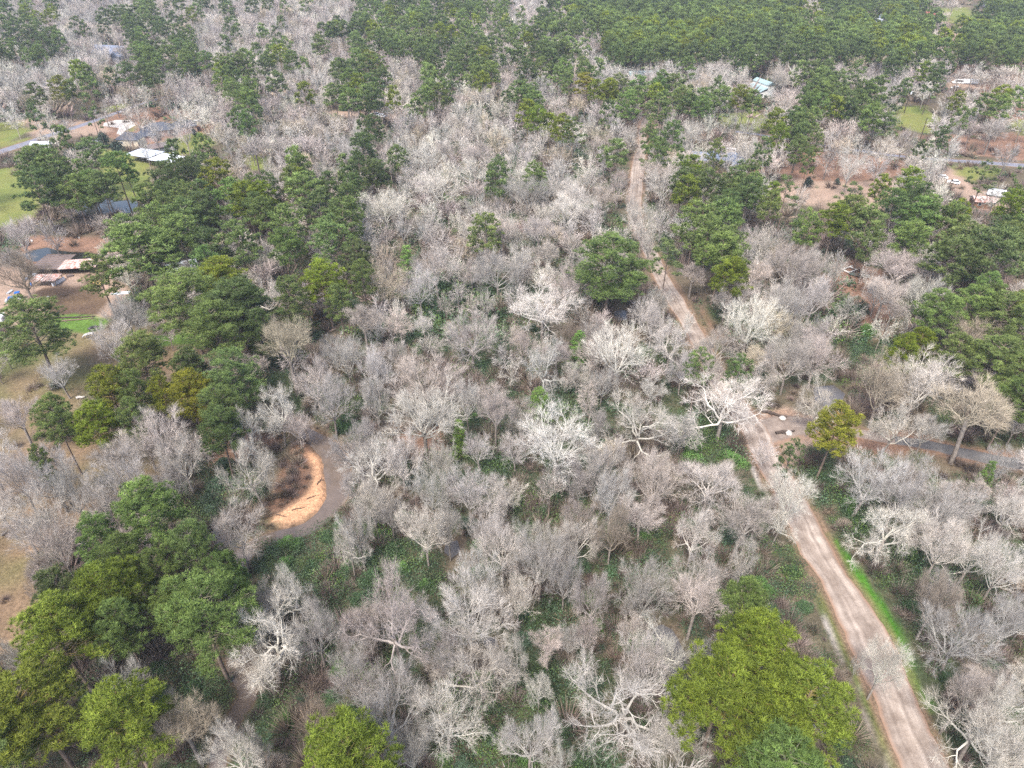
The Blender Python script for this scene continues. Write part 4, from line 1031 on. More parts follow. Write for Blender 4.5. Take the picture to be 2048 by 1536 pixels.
tile("evergreen_undergrowth", protos_l, items_l, M_LEAF, "dark green leafy undergrowth and vines covering the forest floor", "undergrowth")
tile("dry_brush", protos_b, items_b, M_TWIG, "tangled brown leafless brush on the forest floor", "brush")
print('undergrowth', len(items_l), len(items_b))

# ------------------------------------------------------------------ shrubs one can tell apart
shr = []
for px, py, r, k in parse(SHRUBS):
    if r == 0: continue
    zc = 5.0 if k == 'cedar' else 2.2
    x, y, _ = ground(px, py, zc); rm = r * float(project(x, y, zc)[2]) / F
    shr.append((x, y, rm, (rm * 2.0 if k == 'cedar' else rm * .95), k))
for i in range(9000):
    if len(shr) >= 230: break
    px, py = rng.uniform(0, 2048), rng.uniform(420, 1530)
    if chr(VEGA[int(py // 64), int(px // 64)]) != 'U' and rng.random() > .06: continue
    x, y, _ = ground(px, py, 1.5); a = np.array([x]); b2 = np.array([y])
    if max(sd_many(a, b2, clear_world + open_world + P_POND + P_LIT)[0], creek_sd(a, b2)[0]) > -2.6: continue
    r = rng.uniform(1.3, 2.9)
    if any((x - s[0]) ** 2 + (y - s[1]) ** 2 < (.8 * (r + s[2])) ** 2 for s in shr): continue
    shr.append((x, y, r, r * rng.uniform(.9, 1.4), str(rng.choice(['leafy', 'blue', 'brown', 'bright'], p=[.5, .2, .15, .15]))))
SL = {}
for k in ('leafy', 'blue', 'brown', 'bright'):
    for lod in (0, 1):
        SL[k, lod] = [make_shrub(k, lod).mesh("shrub_foliage", M_TWIG if k == 'brown' else M_LEAF) for _ in range(3)]
shrub_objs = []
for (x, y, r, h, k) in shr:
    u, v, d = project(x, y, 1.5)
    kk = 'blue' if k == 'cedar' else k
    me = random.choice(SL[kk, 0 if d < 200 else 1])
    o = obj("evergreen_shrub" if k not in ('brown', 'cedar') else ("dry_shrub" if k == 'brown' else "cedar_tree"), me)
    o.location = (x, y, float(gz(x, y)[0]) - .05); o.rotation_euler = (0, 0, random.uniform(0, 6.28))
    o.scale = (r / 2.05, r / 2.05, h / 2.2)
    br = random.uniform(.8, 1.2); o.color = (br, br, br, 1) if k != 'cedar' else (br * .7, br * .7, br * .85, 1)
    o["category"] = {'brown': 'dry shrub', 'cedar': 'cedar tree'}.get(k, 'evergreen shrub')
    o["group"] = {'brown': 'dry shrubs', 'cedar': 'dark cedars in the yards'}.get(k, 'shrubs of the understory')
    shrub_objs.append(dict(obj=o, px=float(u), py=float(v), app=float(r * F / d), kind='shrub', tone=k, r=r, h=h))

# ------------------------------------------------------------------ labels that single each plant out
LAND = [(600,985,"the sandy creek bend"),(1535,860,"the road junction"),(35,600,"the blue tractor"),(120,508,"the still pond"),(190,572,"the brown horse"),(98,560,"the rusty pen roof"),
 (315,316,"the white metal barn roof"),(335,258,"the dark roofed house"),(262,283,"the cream outbuilding"),(1525,180,"the teal roofed barn"),(1435,322,"the blue roofed house"),(1745,1190,"the bright green verge"),
 (1930,908,"the asphalt lane"),(1440,1390,"the biggest lime green pine"),(1812,210,"the transformer pole"),(1912,168,"the parked white cars"),(1845,42,"the red roofed shed"),
 (1700,542,"the white trailer frame"),(1275,350,"the dirt road's far end"),(942,670,"the pink crowned tree"),(185,665,"the black cow"),(215,408,"the pond behind pines"),(1965,408,"the little brown cabin"),
 (60,1530,"the lower left corner"),(1990,1530,"the lower right corner"),(10,1000,"the brown meadow edge"),(950,1530,"the bottom edge centre"),
 (790,1380,"the lone peeling tree"),(228,112,"the blue roofed woodland house"),(755,232,"the white cars by the tree gap"),(1000,10,"the middle of the top edge"),
 (1030,760,"the centre of the photo"),(1325,1300,"the blue pool"),(1360,620,"the dirt road's middle stretch"),(1845,270,"the bare utility pole"),(1700,380,"the sandy clearing"),(2040,720,"the right edge pine clump"),
 (2040,1200,"the right edge among bare trees"),(450,1250,"the shaded creek bank"),(160,797,"the short white log"),(1635,1240,"the pale roadside ditch"),(20,20,"the upper left corner of the photo"),
 (700,600,"the tall lime topped pine"),(480,330,"the bright lawn"),(1910,350,"the sandy drive cars"),(1530,300,"the pine straw clearing"),(1300,820,"the forked white tree"),(780,1000,"the tangle right of the creek")]
ORD = ["nearest one", "second one", "third one", "fourth one", "fifth one", "sixth one", "seventh one", "eighth one", "ninth one", "tenth one", "eleventh one", "twelfth one", "thirteenth one", "fourteenth one", "fifteenth one"] + ["one far out"] * 40
DIRN = ["right of", "above right of", "above", "above left of", "left of", "below left of", "below", "below right of"]
PD = {'G': 'mid green', 'L': 'lime tipped', 'D': 'dark green', 'O': 'yellow green', 'Y': 'young bright green', 'S': 'sparse open'}
BD = {'W': 'pale whitish', 'N': 'grey', 'K': 'pinkish', 'T': 'tan', 'B': 'brown'}
SDn = {'leafy': 'dark green', 'blue': 'bluish green', 'brown': 'dry brown', 'bright': 'bright green', 'cedar': 'dark'}
def relabel(items, noun, desc):
    bins = {}
    for t in items:
        d = [math.hypot(t['px'] - a, (t['py'] - b2) * 1.1) for a, b2, _ in LAND]
        k = int(np.argmin(d)); a, b2, nm_ = LAND[k]
        ang = math.atan2(-(t['py'] - b2), t['px'] - a); q = int(round(ang / (math.pi / 4))) % 8
        t['_d'] = d[k]; bins.setdefault((k, q, desc(t)), []).append(t)
    for (k, q, ds), L in bins.items():
        L.sort(key=lambda t: t['_d'])
        for i, t in enumerate(L):
            if len(L) == 1: t['obj']["label"] = f"{ds} {noun} {DIRN[q]} {LAND[k][2]}"
            else: t['obj']["label"] = f"{ds} {noun}, {ORD[i]} {DIRN[q]} {LAND[k][2]}"
def size(t, a, b2): return 'small' if t['r'] < a else ('broad' if t['r'] > b2 else 'medium')
relabel(indiv['pine'], 'pine', lambda t: f"{size(t, 4.2, 5.6)} {PD[t['tone']]}")
relabel(indiv['bare'], 'bare tree', lambda t: f"{size(t, 4.2, 6.2)} {BD[t['tone']]}")
relabel([s for s in shrub_objs], 'shrub', lambda t: f"{size(t, 1.9, 3.0)} {SDn[t['tone']]}" if t['tone'] != 'cedar' else 'round dark cedar like')

for L_ in (indiv['pine'], indiv['bare'], shrub_objs):
    for t in L_:
        s_ = t['obj']["label"]
        for w_ in (' one ', ' beside the road', ' small', ' of the'):
            if len(s_.replace('-', ' ').split()) > 15: s_ = s_.replace(w_, ' ', 1)
        t['obj']["label"] = s_

# ------------------------------------------------------------------ buildings and small things
def part(name, g, mat, parent, smooth=False): return obj(name, g.mesh(name, mat, smooth), parent)
def gable(g, x0, y0, x1, y1, z, rise, ov=.4, th=.15, axis_='x'):
    """closed gabled roof; ridge along axis_"""
    x0 -= ov; x1 += ov; y0 -= ov; y1 += ov
    if axis_ == 'x':
        ym = (y0 + y1) / 2
        V = [(x0, y0, z), (x1, y0, z), (x1, y1, z), (x0, y1, z), (x0, ym, z + rise), (x1, ym, z + rise)]
        V += [(a, b, c + th) for a, b, c in V]
        g.add(V, [(0, 4, 3), (1, 2, 5), (6, 9, 10), (7, 11, 8)], [(0, 1, 5, 4), (3, 4, 5, 2), (6, 10, 11, 7), (9, 8, 11, 10), (0, 6, 7, 1), (3, 2, 8, 9), (0, 3, 9, 6), (1, 7, 8, 2)])
    else:
        xm = (x0 + x1) / 2
        V = [(x0, y0, z), (x1, y0, z), (x1, y1, z), (x0, y1, z), (xm, y0, z + rise), (xm, y1, z + rise)]
        V += [(a, b, c + th) for a, b, c in V]
        g.add(V, [(0, 1, 4), (3, 5, 2), (6, 10, 7), (9, 8, 11)], [(0, 4, 5, 3), (1, 2, 5, 4), (6, 9, 11, 10), (7, 10, 11, 8), (0, 6, 7, 1), (3, 2, 8, 9), (0, 3, 9, 6), (1, 7, 8, 2)])
def hip(g, x0, y0, x1, y1, z, rise, ov=.5):
    x0 -= ov; x1 += ov; y0 -= ov; y1 += ov
    w, d = x1 - x0, y1 - y0; q = min(w, d) / 2
    if w >= d: A, B = (x0 + q, (y0 + y1) / 2, z + rise), (x1 - q, (y0 + y1) / 2, z + rise)
    else: A, B = ((x0 + x1) / 2, y0 + q, z + rise), ((x0 + x1) / 2, y1 - q, z + rise)
    V = [(x0, y0, z), (x1, y0, z), (x1, y1, z), (x0, y1, z), A, B]
    if w >= d: g.add(V, [(0, 4, 3), (1, 2, 5)], [(0, 1, 5, 4), (2, 3, 4, 5), (0, 3, 2, 1)])
    else: g.add(V, [(0, 1, 4), (2, 3, 5)], [(1, 2, 5, 4), (3, 0, 4, 5), (0, 3, 2, 1)])
def house(name, px, py, rz, blocks, wall, roof, label, cat, rooftype='gable', wins=True, trim=None):
    """blocks: x0,y0,x1,y1,height,rise,ridge axis - in metres about the base point"""
    x, y, _ = ground(px, py)
    e = empty(name, (x, y, 0), rz); setp(e, label, cat)
    gw, gr = G(), G()
    for k, (x0, y0, x1, y1, h, rise, ax_) in enumerate(blocks):
        gw.box(x0, y0, -.1 - .002 * k, x1, y1, h - .002 * k)
        if rooftype == 'gable':
            gable(gr, x0, y0, x1, y1, h + .004 * k, rise, .45, .15, ax_)
            if ax_ == 'x':
                for xx in (x0 + .01, x1 - .01): gw.add([(xx, y0, h), (xx, y1, h), (xx, (y0 + y1) / 2, h + rise * .92)], [(0, 1, 2)])
            else:
                for yy in (y0 + .01, y1 - .01): gw.add([(x0, yy, h), (x1, yy, h), ((x0 + x1) / 2, yy, h + rise * .92)], [(0, 1, 2)])
        else: hip(gr, x0, y0, x1, y1, h + .004 * k, rise)
    part('wall', gw, M[wall], e); part('roof', gr, M[roof], e)
    if wins:
        x0, y0, x1, y1, h, rise, ax_ = blocks[0]
        n = max(1, int((x1 - x0) / 3.6))
        for i in range(n):
            cxm = x0 + (x1 - x0) * (i + .5) / n; g = G()
            if i == n // 2 and n > 1:
                g.box(cxm - .5, y0 - .08, 0, cxm + .5, y0 + .02, 2.1); part('door', g, M['wood'], e)
            else:
                g.box(cxm - .6, y0 - .07, 1.0, cxm + .6, y0 + .02, 2.1); f = part('window', g, M['trim'], e)
                g = G(); g.box(cxm - .5, y0 - .10, 1.08, cxm + .5, y0 - .03, 2.02); part('pane', g, M['window'], f)
    return e
R_ = math.radians
# dark roofed L shaped house, upper left
house('ranch_house', 332, 268, R_(24), [(-10, -4, 4, 4, 2.9, 2.8, 'x'), (4, -2.5, 14, 5, 2.9, 2.6, 'x'), (-11.5, -10.5, -4, -4, 2.9, 2.4, 'y')], 'wall_pink', 'shingle', "long low brick house with a dark blue grey shingle roof", "house", 'hip')
house('garage', 264, 288, R_(-4), [(-5, -3.4, 5, 3.4, 2.9, 2.5, 'x')], 'wall_cream', 'shingle', "small cream walled outbuilding with a dark hipped roof", "garage", 'hip')
# white metal barn roofs
x, y, _ = ground(316, 325)
e = empty('metal_barn', (x, y, 0), R_(-22)); setp(e, "open sided barn with white metal roof in two sheets", "barn")
g = G(); g.box(-13, -4, 3.0, -.2, 5, 3.15); part('roof_panel', g, M['tin'], e)
g = G(); g.box(0, -5, 2.7, 12, 4, 2.85); part('roof_panel', g, M['white_metal'], e)
for (a, b) in ((-12.5, -3.5), (-12.5, 4.5), (-.5, 4.5), (.5, -4.6), (11.6, -4.6), (11.6, 3.6), (-.5, -3.5)):
    g = G(); g.box(a - .1, b - .1, -.1, a + .1, b + .1, 2.7); part('post', g, M['wood'], e)
house('tool_shed', 323, 303, R_(35), [(-5, -2.5, 5, 2.5, 2.4, 1.3, 'x')], 'wall_grey', 'dark_tin', "weathered grey shed behind the white metal barn", "shed", wins=False)
house('woodland_house', 228, 120, R_(-14), [(-11, -5, 11, 5, 4.8, 4.0, 'x'), (6, -9, 12, -5, 4.0, 3, 'y')], 'wall_grey', 'blue_roof', "blue grey roofed house half hidden in the far left wood", "house")
house('dark_cottage', 86, 184, R_(20), [(-6, -4, 6, 4, 3, 2.4, 'x')], 'wall_brown', 'shingle', "small dark cottage behind pines at the far left", "cottage")
house('storage_shed', 86, 298, R_(10), [(-3.5, -2, 3.5, 2, 2.4, .9, 'x')], 'wall_grey', 'tin', "small pale grey shed beside the road at far left", "shed", wins=False)
# barn with raised centre and teal roof
x, y, _ = ground(1527, 190)
e = empty('raised_barn', (x, y, 0), R_(22)); setp(e, "white barn with teal roof and raised centre bay", "barn")
g = G(); g.box(-7, -5, -.1, -2.2, 8, 3.2); g.box(2.2, -5, -.1, 7, 8, 3.2); g.box(-2.2, -5.01, -.1, 2.2, 8, 6.2); g.add([(-2.2, -5.0, 6.2), (2.2, -5.0, 6.2), (0, -5.0, 7.5)], [(0, 1, 2)]); part('wall', g, M['wall_white'], e)
g = G(); gable(g, -2.2, -5, 2.2, 8, 6.2, 1.4, .3, .12, 'y')
for s in (-1, 1):
    xa, xb = (-7.5, -2.2) if s < 0 else (2.2, 7.5); za, zb_ = (3.2, 4.9) if s < 0 else (4.9, 3.2)
    g.add([(xa, -5.4, za), (xb, -5.4, zb_), (xb, 8.4, zb_), (xa, 8.4, za), (xa, -5.4, za + .12), (xb, -5.4, zb_ + .12), (xb, 8.4, zb_ + .12), (xa, 8.4, za + .12)], None, [(0, 3, 2, 1), (4, 5, 6, 7), (0, 1, 5, 4), (3, 7, 6, 2), (0, 4, 7, 3), (1, 2, 6, 5)])
part('roof', g, M['teal_roof'], e)
g = G(); g.box(-1.6, -5.12, 0, 1.6, -5.02, 3.4); part('barn_door', g, M['trim'], e)
for xx in (-5.5, 4.5):
    g = G(); g.box(xx - .6, -5.10, 1, xx + .6, -4.98, 2.1); part('window', g, M['window'], e)
house('blue_roof_house', 1438, 332, R_(-12), [(-13, -3, -5, 4, 2.8, 2.4, 'x'), (-5, -1.5, 7, 5, 2.8, 2.6, 'x'), (5, -7, 11, -1, 2.8, 2.5, 'y')], 'wall_grey', 'blue_roof', "grey house with blue grey roof among bare trees right of the dirt road", "house")
house('pine_shed', 1442, 418, R_(60), [(-3, -2, 3, 2, 2.4, 1.2, 'x')], 'wall_white', 'white_metal', "tiny white metal shed glimpsed between pines", "shed", wins=False)
house('red_roof_shed', 1845, 52, R_(-14), [(-10, -6, 10, 6, 6.0, 4.5, 'x')], 'wall_blue', 'red_roof', "blue walled building with a bright red roof", "building")
house('far_barn', 2003, 16, R_(-6), [(-14, -8, 14, 8, 8, 6, 'x')], 'wall_grey', 'white_metal', "big dark barn with a shining white roof at the top right", "barn")
house('far_house', 1745, 52, R_(10), [(-7, -4, 7, 4, 3, 2.4, 'x')], 'wall_white', 'tin', "pale house lost among the pines near the top edge", "house")
house('far_house', 1772, 44, R_(-20), [(-6, -4, 6, 4, 3, 2.4, 'x')], 'wall_grey', 'blue_roof', "bluish roofed house lost among the pines left of the red roof", "house")
house('hidden_house', 1290, 160, R_(8), [(-10, -4, 8, 4, 3, 2.2, 'x')], 'wall_white', 'teal_roof', "white house with pale roof glimpsed behind the central pines", "house")
house('brown_cabin', 1962, 412, R_(-10), [(-3.6, -2.5, 3.6, 2.5, 2.4, 1.2, 'x')], 'wall_brown', 'rust_tin', "little brown cabin behind pines near the right edge", "cabin")
house('hidden_shed', 368, 548, R_(30), [(-4, -3, 4, 3, 2.6, 1.4, 'x')], 'wall_white', 'tin', "grey tin shed tucked under the pines right of the horse", "shed", wins=False)

# the animal yard by the pond
x, y, _ = ground(107, 538)
e = empty('pen_shelter', (x, y, 0), R_(-2)); setp(e, "long low pen with purlins showing through its dark brown roof", "pen")
g = G(); g.box(-4.6, -4.2, 2.0, 4.6, 6.2, 2.1); part('roof', g, M['dark_tin'], e)
for k in range(7):
    g = G(); g.box(-4.7, -3.9 + k * 1.6, 2.103, 4.7, -3.75 + k * 1.6, 2.2); part('purlin', g, M['wood'], e)
for (a, b) in ((-4.4, -4), (4.4, -4), (-4.4, 6.0), (4.4, 6.0), (-4.4, 2), (4.4, 2)):
    g = G(); g.box(a - .08, b - .08, -.1, a + .08, b + .08, 2.0); part('post', g, M['wood'], e)
x, y, _ = ground(97, 568)
e = empty('lean_to', (x, y, 0), R_(3)); setp(e, "rusty patched tin lean-to roof in front of the pen", "lean-to")
g = G(); g.box(-3.6, -2.2, 2.0, 3.6, 2.4, 2.12)
for k in range(9): g.box(-3.6 + k * .85, -2.2, 2.123, -3.5 + k * .85, 2.4, 2.17)
part('roof', g, M['rust_tin'], e)
for (a, b) in ((-3.4, -2), (3.4, -2), (-3.4, 2.1), (3.4, 2.1)):
    g = G(); g.box(a - .08, b - .08, -.1, a + .08, b + .08, 2.0); part('post', g, M['wood'], e)
x, y, _ = ground(165, 541)
e = empty('open_shed', (x, y, 0), R_(8)); setp(e, "open shed with streaked white and rust tin roof under a pine", "shed")
g = G(); g.box(-5.5, -3, 2.2, 5.5, 3.4, 2.32)
for k in range(12): g.box(-5.5 + k * .95, -3, 2.323, -5.4 + k * .95, 3.4, 2.37)
part('roof', g, M['rust_tin'], e)
for (a, b) in ((-5.2, -2.8), (5.2, -2.8), (-5.2, 3.1), (5.2, 3.1)):
    g = G(); g.box(a - .08, b - .08, -.1, a + .08, b + .08, 2.2); part('post', g, M['wood'], e)
def flat_thing(name, px, py, rz, dims, mat, label, cat, extra=None):
    x, y, _ = ground(px, py); g = G(); w, d, h = dims
    g.box(-w / 2, -d / 2, 0, w / 2, d / 2, h)
    g.box(-w / 2, -d / 2, h + .003, -w / 2 + .12, d / 2, h + .15); g.box(w / 2 - .12, -d / 2, h + .003, w / 2, d / 2, h + .15)
    o = obj(name, g.mesh(name, M[mat]), None, (x, y, .01)); o.rotation_euler = (0, 0, rz); return setp(o, label, cat)
flat_thing('tin_sheet', 247, 586, R_(8), (3.6, 1.6, .08), 'white_metal', "white tin sheet lying on the ground right of the yard", "tin sheet")
flat_thing('tin_sheet', 66, 551, R_(0), (2.4, 1.3, .5), 'white_metal', "white trough left of the pen", "trough")
flat_thing('gate_panel', 118, 566, R_(72), (4.4, .5, .9), 'white_metal', "white gate panel leaning beside the rusty lean-to", "gate")
flat_thing('tin_sheet', 228, 588, R_(20), (1.6, 1.0, .06), 'tin', "smaller grey tin scrap left of the white sheet", "tin scrap")
def log(name, px, py, rz, L, r, mat, label, cat, branches=2):
    x, y, _ = ground(px, py); g = G()
    g.tube([(-L / 2, 0, r), (-L / 6, .15, r * 1.1), (L / 6, -.1, r), (L / 2, .1, r * .8)], [r, r * .95, r * .8, r * .55], 7)
    for k in range(branches):
        s = -L / 4 + k * L / 3; g.tube([(s, 0, r), (s + L * .12, (.12 if k % 2 else -.12) * L, r * 1.6), (s + L * .2, (.16 if k % 2 else -.16) * L, r * .8)], [r * .4, r * .3, r * .12], 5)
    o = obj(name, g.mesh(name, M[mat], True), None, (x, y, 0)); o.rotation_euler = (0, 0, rz); return setp(o, label, cat)
log('fallen_log', 145, 636, R_(6), 12, .22, 'darkwood', "long dark fallen log on the green patch below the yard", "log", 3)
log('fallen_log', 148, 641, R_(12), 10, .18, 'wood', "greyer fallen log lying against the dark one", "log", 3)
log('fallen_log', 162, 797, R_(18), 1.8, .35, 'rock', "short white log at the edge of the brown meadow", "log", 0)
log('fallen_log', 132, 591, R_(50), 1.6, .12, 'darkwood', "short black stick on the dark soil of the yard", "stick", 0)
log('fallen_log', 310, 600, R_(30), 8, .2, 'wood', "brown leaning log under the pines right of the yard", "log", 1)
log('fallen_log', 1548, 830, R_(-25), 5.5, .35, 'darkwood', "charred log at the upper side of the road junction", "log", 1)
log('fallen_log', 1570, 866, R_(10), 4.5, .35, 'darkwood', "charred log in the middle of the road junction", "log", 1)
def rock(px, py, s, label, mat='rock'):
    x, y, _ = ground(px, py); bm = bmesh.new(); bmesh.ops.create_icosphere(bm, subdivisions=2, radius=s)
    for v in bm.verts: v.co += Vector([random.uniform(-.15, .15) * s for _ in range(3)]); v.co.z *= .6
    me = bpy.data.meshes.new('rock'); bm.to_mesh(me); bm.free(); me.materials.append(M[mat])
    return setp(obj('rock', me, None, (x, y, s * .3)), label, "rock")
rock(1565, 838, .75, "pale rock beside the upper charred log at the junction")
rock(1577, 868, .8, "pale rock beside the lower charred log at the junction")
rock(50 + 46, 594, .35, "small white stone on the left of the dark soil")
rock(109, 631, .4, "small white stone below the dark soil of the yard")
for k, (px, py) in enumerate([(192, 566), (199, 569)]):
    x, y, _ = ground(px, py); bm = bmesh.new(); bmesh.ops.create_icosphere(bm, subdivisions=3, radius=1.1 - .3 * k)
    for v in bm.verts: v.co += v.co.normalized() * random.uniform(-.12, .12); v.co.z *= .45
    me = bpy.data.meshes.new('hay_pile'); bm.to_mesh(me); bm.free(); me.materials.append(M['straw'])
    setp(obj('hay_pile', me, None, (x, y, .2)), ["larger straw pile just above the brown horse", "smaller straw pile at the right of the larger one"][k], "hay pile")
def drum(px, py, label):
    x, y, _ = ground(px, py); g = G(); g.tube([(0, 0, 0), (0, 0, .3), (0, 0, .31), (0, 0, .6), (0, 0, .61), (0, 0, .9), (0, 0, .9)], [.3, .3, .33, .33, .3, .3, .01], 16)
    return setp(obj('plastic_drum', g.mesh('plastic_drum', M['blue_drum'], False), None, (x, y, 0)), label, "drum")
drum(64, 571, "blue drum under the bare tree left of the rusty lean-to"); drum(347, 327, "blue drum beside the white metal barn roof")

# tractor
def wheel(p, r, w, parent, name='wheel'):
    g = G(); g.tube([(-w / 2, 0, 0), (-w / 2, 0, 0), (w / 2, 0, 0), (w / 2, 0, 0)], [r * .5, r, r, r * .5], 18)
    o = part(name, g, M['black'], parent); o.location = p
    g = G(); g.tube([(-w / 2 - .02, 0, 0), (-w / 2 - .02, 0, 0), (w / 2 + .02, 0, 0), (w / 2 + .02, 0, 0)], [.01, r * .5, r * .5, .01], 14); part('rim', g, M['white_metal'], o)
x, y, _ = ground(35, 600)
e = empty('tractor', (x, y, 0), R_(115)); setp(e, "blue farm tractor with white wheel rims parked on pink dirt", "tractor")
g = G(); g.box(-.35, -.2, .7, .35, 1.9, 1.35); g.box(-.3, 1.9, .75, .3, 2.05, 1.25); part('bonnet', g, M['blue'], e)
g = G(); g.box(-.5, -1.2, .6, .5, -.2, 1.0); part('chassis', g, M['blue'], e)
g = G(); g.box(-.7, -1.35, 2.3, .7, .05, 2.4); part('canopy', g, M['blue'], e)
for a in (-.62, .62):
    for b in (-1.25, -.05):
        g = G(); g.box(a - .04, b - .04, .95, a + .04, b + .04, 2.3); part('post', g, M['black'], e)
    wheel((a * 1.35, -.75, .75), .75, .4, e); wheel((a * 1.1, 1.45, .42), .42, .28, e)
    g = G(); g.tube([(a * .9, .2, 1.3), (a * .9, 1.6, 1.2), (a * .9, 2.5, .45)], [.07, .07, .06], 6); part('loader_arm', g, M['blue'], e)
g = G(); g.box(-.25, -.95, 1.0, .25, -.5, 1.45); part('seat', g, M['black'], e)
g = G(); g.box(-.85, 2.45, .15, .85, 2.95, .6); part('bucket', g, M['steel'], e)

# animals: one skinned surface each
def beast(name, px, py, rz, mat, kind, label, cat, s=1.0, lying=False):
    x, y, _ = ground(px, py)
    if kind == 'horse':
        J = {'hip': (0, -.75, 1.32), 'mid': (0, 0, 1.24), 'sho': (0, .65, 1.32), 'nb': (0, .95, 1.5), 'nk': (0, 1.3, 1.35 if lying else 1.75), 'hd': (0, 1.55, 1.75), 'mz': (0, 1.95, 1.5)}
        rad = {'hip': .33, 'mid': .36, 'sho': .32, 'nb': .24, 'nk': .16, 'hd': .15, 'mz': .08}; leg = 1.0
        J['nk'] = (0, 1.3, 1.75)
    else:
        J = {'hip': (0, -.75, 1.10), 'mid': (0, 0, 1.0), 'sho': (0, .6, 1.08), 'nb': (0, .9, 1.05), 'nk': (0, 1.15, .85), 'hd': (0, 1.35, .62), 'mz': (0, 1.62, .36)}
        rad = {'hip': .33, 'mid': .40, 'sho': .32, 'nb': .24, 'nk': .18, 'hd': .16, 'mz': .10}; leg = .8
    V = []; R = []; E = []
    def v(p, r): V.append(p); R.append(r); return len(V) - 1
    ids = {k: v(J[k], rad[k]) for k in J}
    ch = ['hip', 'mid', 'sho', 'nb', 'nk', 'hd', 'mz']
    for a, b in zip(ch, ch[1:]): E.append((ids[a], ids[b]))
    for s_ in (-1, 1):
        a = v((s_ * .20, -.85, leg * .98), .17); b = v((s_ * .20, -.68, leg * .70), .11); c = v((s_ * .20, -.95, leg * .45), .07); d = v((s_ * .20, -.88, .08), .055)
        E += [(ids['hip'], a), (a, b), (b, c), (c, d)]
        a = v((s_ * .19, .62, leg * .92), .14); b = v((s_ * .19, .66, leg * .48), .075); d = v((s_ * .19, .64 + .08 * s_, .08), .055)
        E += [(ids['sho'], a), (a, b), (b, d)]
        q = v((s_ * .09, J['hd'][1] - .03, J['hd'][2] + .19), .03); E.append((ids['hd'], q))
    a = v((0, -1.12, J['hip'][2] - .05), .06); b = v((0, -1.25, J['hip'][2] - .6), .05); E += [(ids['hip'], a), (a, b)]
    me = bpy.data.meshes.new(name); me.from_pydata(V, E, []); me.materials.append(M[mat])
    o = obj(name, me, None, (x, y, 0)); o.rotation_euler = (0, 0, rz); o.scale = (s, s, s)
    m = o.modifiers.new('skin', 'SKIN'); 
    for i, sv in enumerate(me.skin_vertices[0].data): sv.radius = (R[i], R[i]); sv.use_root = (i == 0)
    m2 = o.modifiers.new('sub', 'SUBSURF'); m2.levels = 1; m2.render_levels = 1
    return setp(o, label, cat)
beast('horse', 187, 576, R_(-70), 'chestnut', 'horse', "dark chestnut horse standing by the straw pile", "horse")
beast('cow', 189, 662, R_(-60), 'blackcoat', 'cow', "black cow standing on the bare ground below the yard", "cow", 1.15)
beast('cow', 180, 675, R_(120), 'pied', 'cow', "black and white cow just below the black cow", "cow", 1.1)

# vehicles
def car(name, px, py, rz, paint, label, L=4.6, W=1.85, H=1.5, van=False, cat="car"):
    x, y, _ = ground(px, py)
    e = empty(name, (x, y, 0), rz); setp(e, label, cat)
    def prof(pts, w, mat, nm):
        bm = bmesh.new()
        a = [bm.verts.new((-w / 2, p, q)) for p, q in pts]; b = [bm.verts.new((w / 2, p, q)) for p, q in pts]
        bm.faces.new(a); bm.faces.new(b[::-1])
        for i in range(len(pts)): bm.faces.new((a[i], b[i], b[(i + 1) % len(pts)], a[(i + 1) % len(pts)]))
        bmesh.ops.bevel(bm, geom=bm.edges[:], offset=.05, segments=2, affect='EDGES'); bmesh.ops.recalc_face_normals(bm, faces=bm.faces[:])
        me = bpy.data.meshes.new(nm); bm.to_mesh(me); bm.free(); me.materials.append(M[mat]); return obj(nm, me, e)
    l = L / 2
    prof([(-l, .35), (l, .35), (l, .75), (l - 1.1, .95), (-l + .1, 1.0)], W, paint, 'body')
    if van: prof([(-l + .1, .98), (l - 1.0, .98), (l - 1.5, H), (-l + .15, H)], W * .95, paint, 'cabin'); prof([(-l + .5, 1.05), (l - 1.12, 1.05), (l - 1.5, H - .12), (-l + .6, H - .12)], W * .97, 'window', 'glass')
    else: prof([(-l + .4, .98), (l - 1.3, .98), (l - 1.9, H), (-l + .9, H)], W * .86, 'window', 'glass'); prof([(-l + .85, H - .06), (l - 1.85, H - .06), (l - 1.95, H + .02), (-l + .95, H + .02)], W * .84, paint, 'roof_panel')
    for s_ in (-1, 1):
        for q in (-l + .85, l - .85): wheel((s_ * W * .45, q, .33), .33, .22, e)
    for s_ in (-.6, .6):
        g = G(); g.box(s_ - .15, l - .02, .62, s_ + .15, l + .04, .78); part('headlight', g, M['trim'], e)
    return e
car('parked_van', 1915, 167, R_(80), 'car_white', "white van with a dark window band parked above the white car", 6.2, 2.1, 2.3, True, "van")
car('parked_car', 1910, 178, R_(82), 'car_white', "white car parked just below the white van", 5.0)
car('parked_car', 1890, 164, R_(95), 'car_grey', "grey car half hidden left of the white van")
car('parked_truck', 352, 316, R_(10), 'car_white', "white truck parked right of the white metal barn", 5.4, 2.1, 2.2, True, "truck")
car('parked_car', 750, 231, R_(78), 'car_white', "white car at the gap in the trees, on the left", 5.0)
car('parked_car', 762, 234, R_(70), 'car_white', "white car at the gap in the trees, on the right", 4.8)
car('parked_car', 1881, 357, R_(70), 'car_white', "white car at the sandy drive nearer the paved road", 5.0)
car('parked_car', 1906, 367, R_(60), 'car_white', "white car at the sandy drive nearer the brown cabin", 4.6)
car('parked_car', 1972, 405, R_(80), 'car_red', "red car beside the little brown cabin", 4.6)
car('parked_van', 1458, 306, R_(80), 'car_white', "white van behind the blue grey roofed house", 5.5, 2.0, 2.1, True, "van")
car('parked_car', 196, 284, R_(60), 'car_grey', "dark car under the cedars left of the cream outbuilding", 4.8)
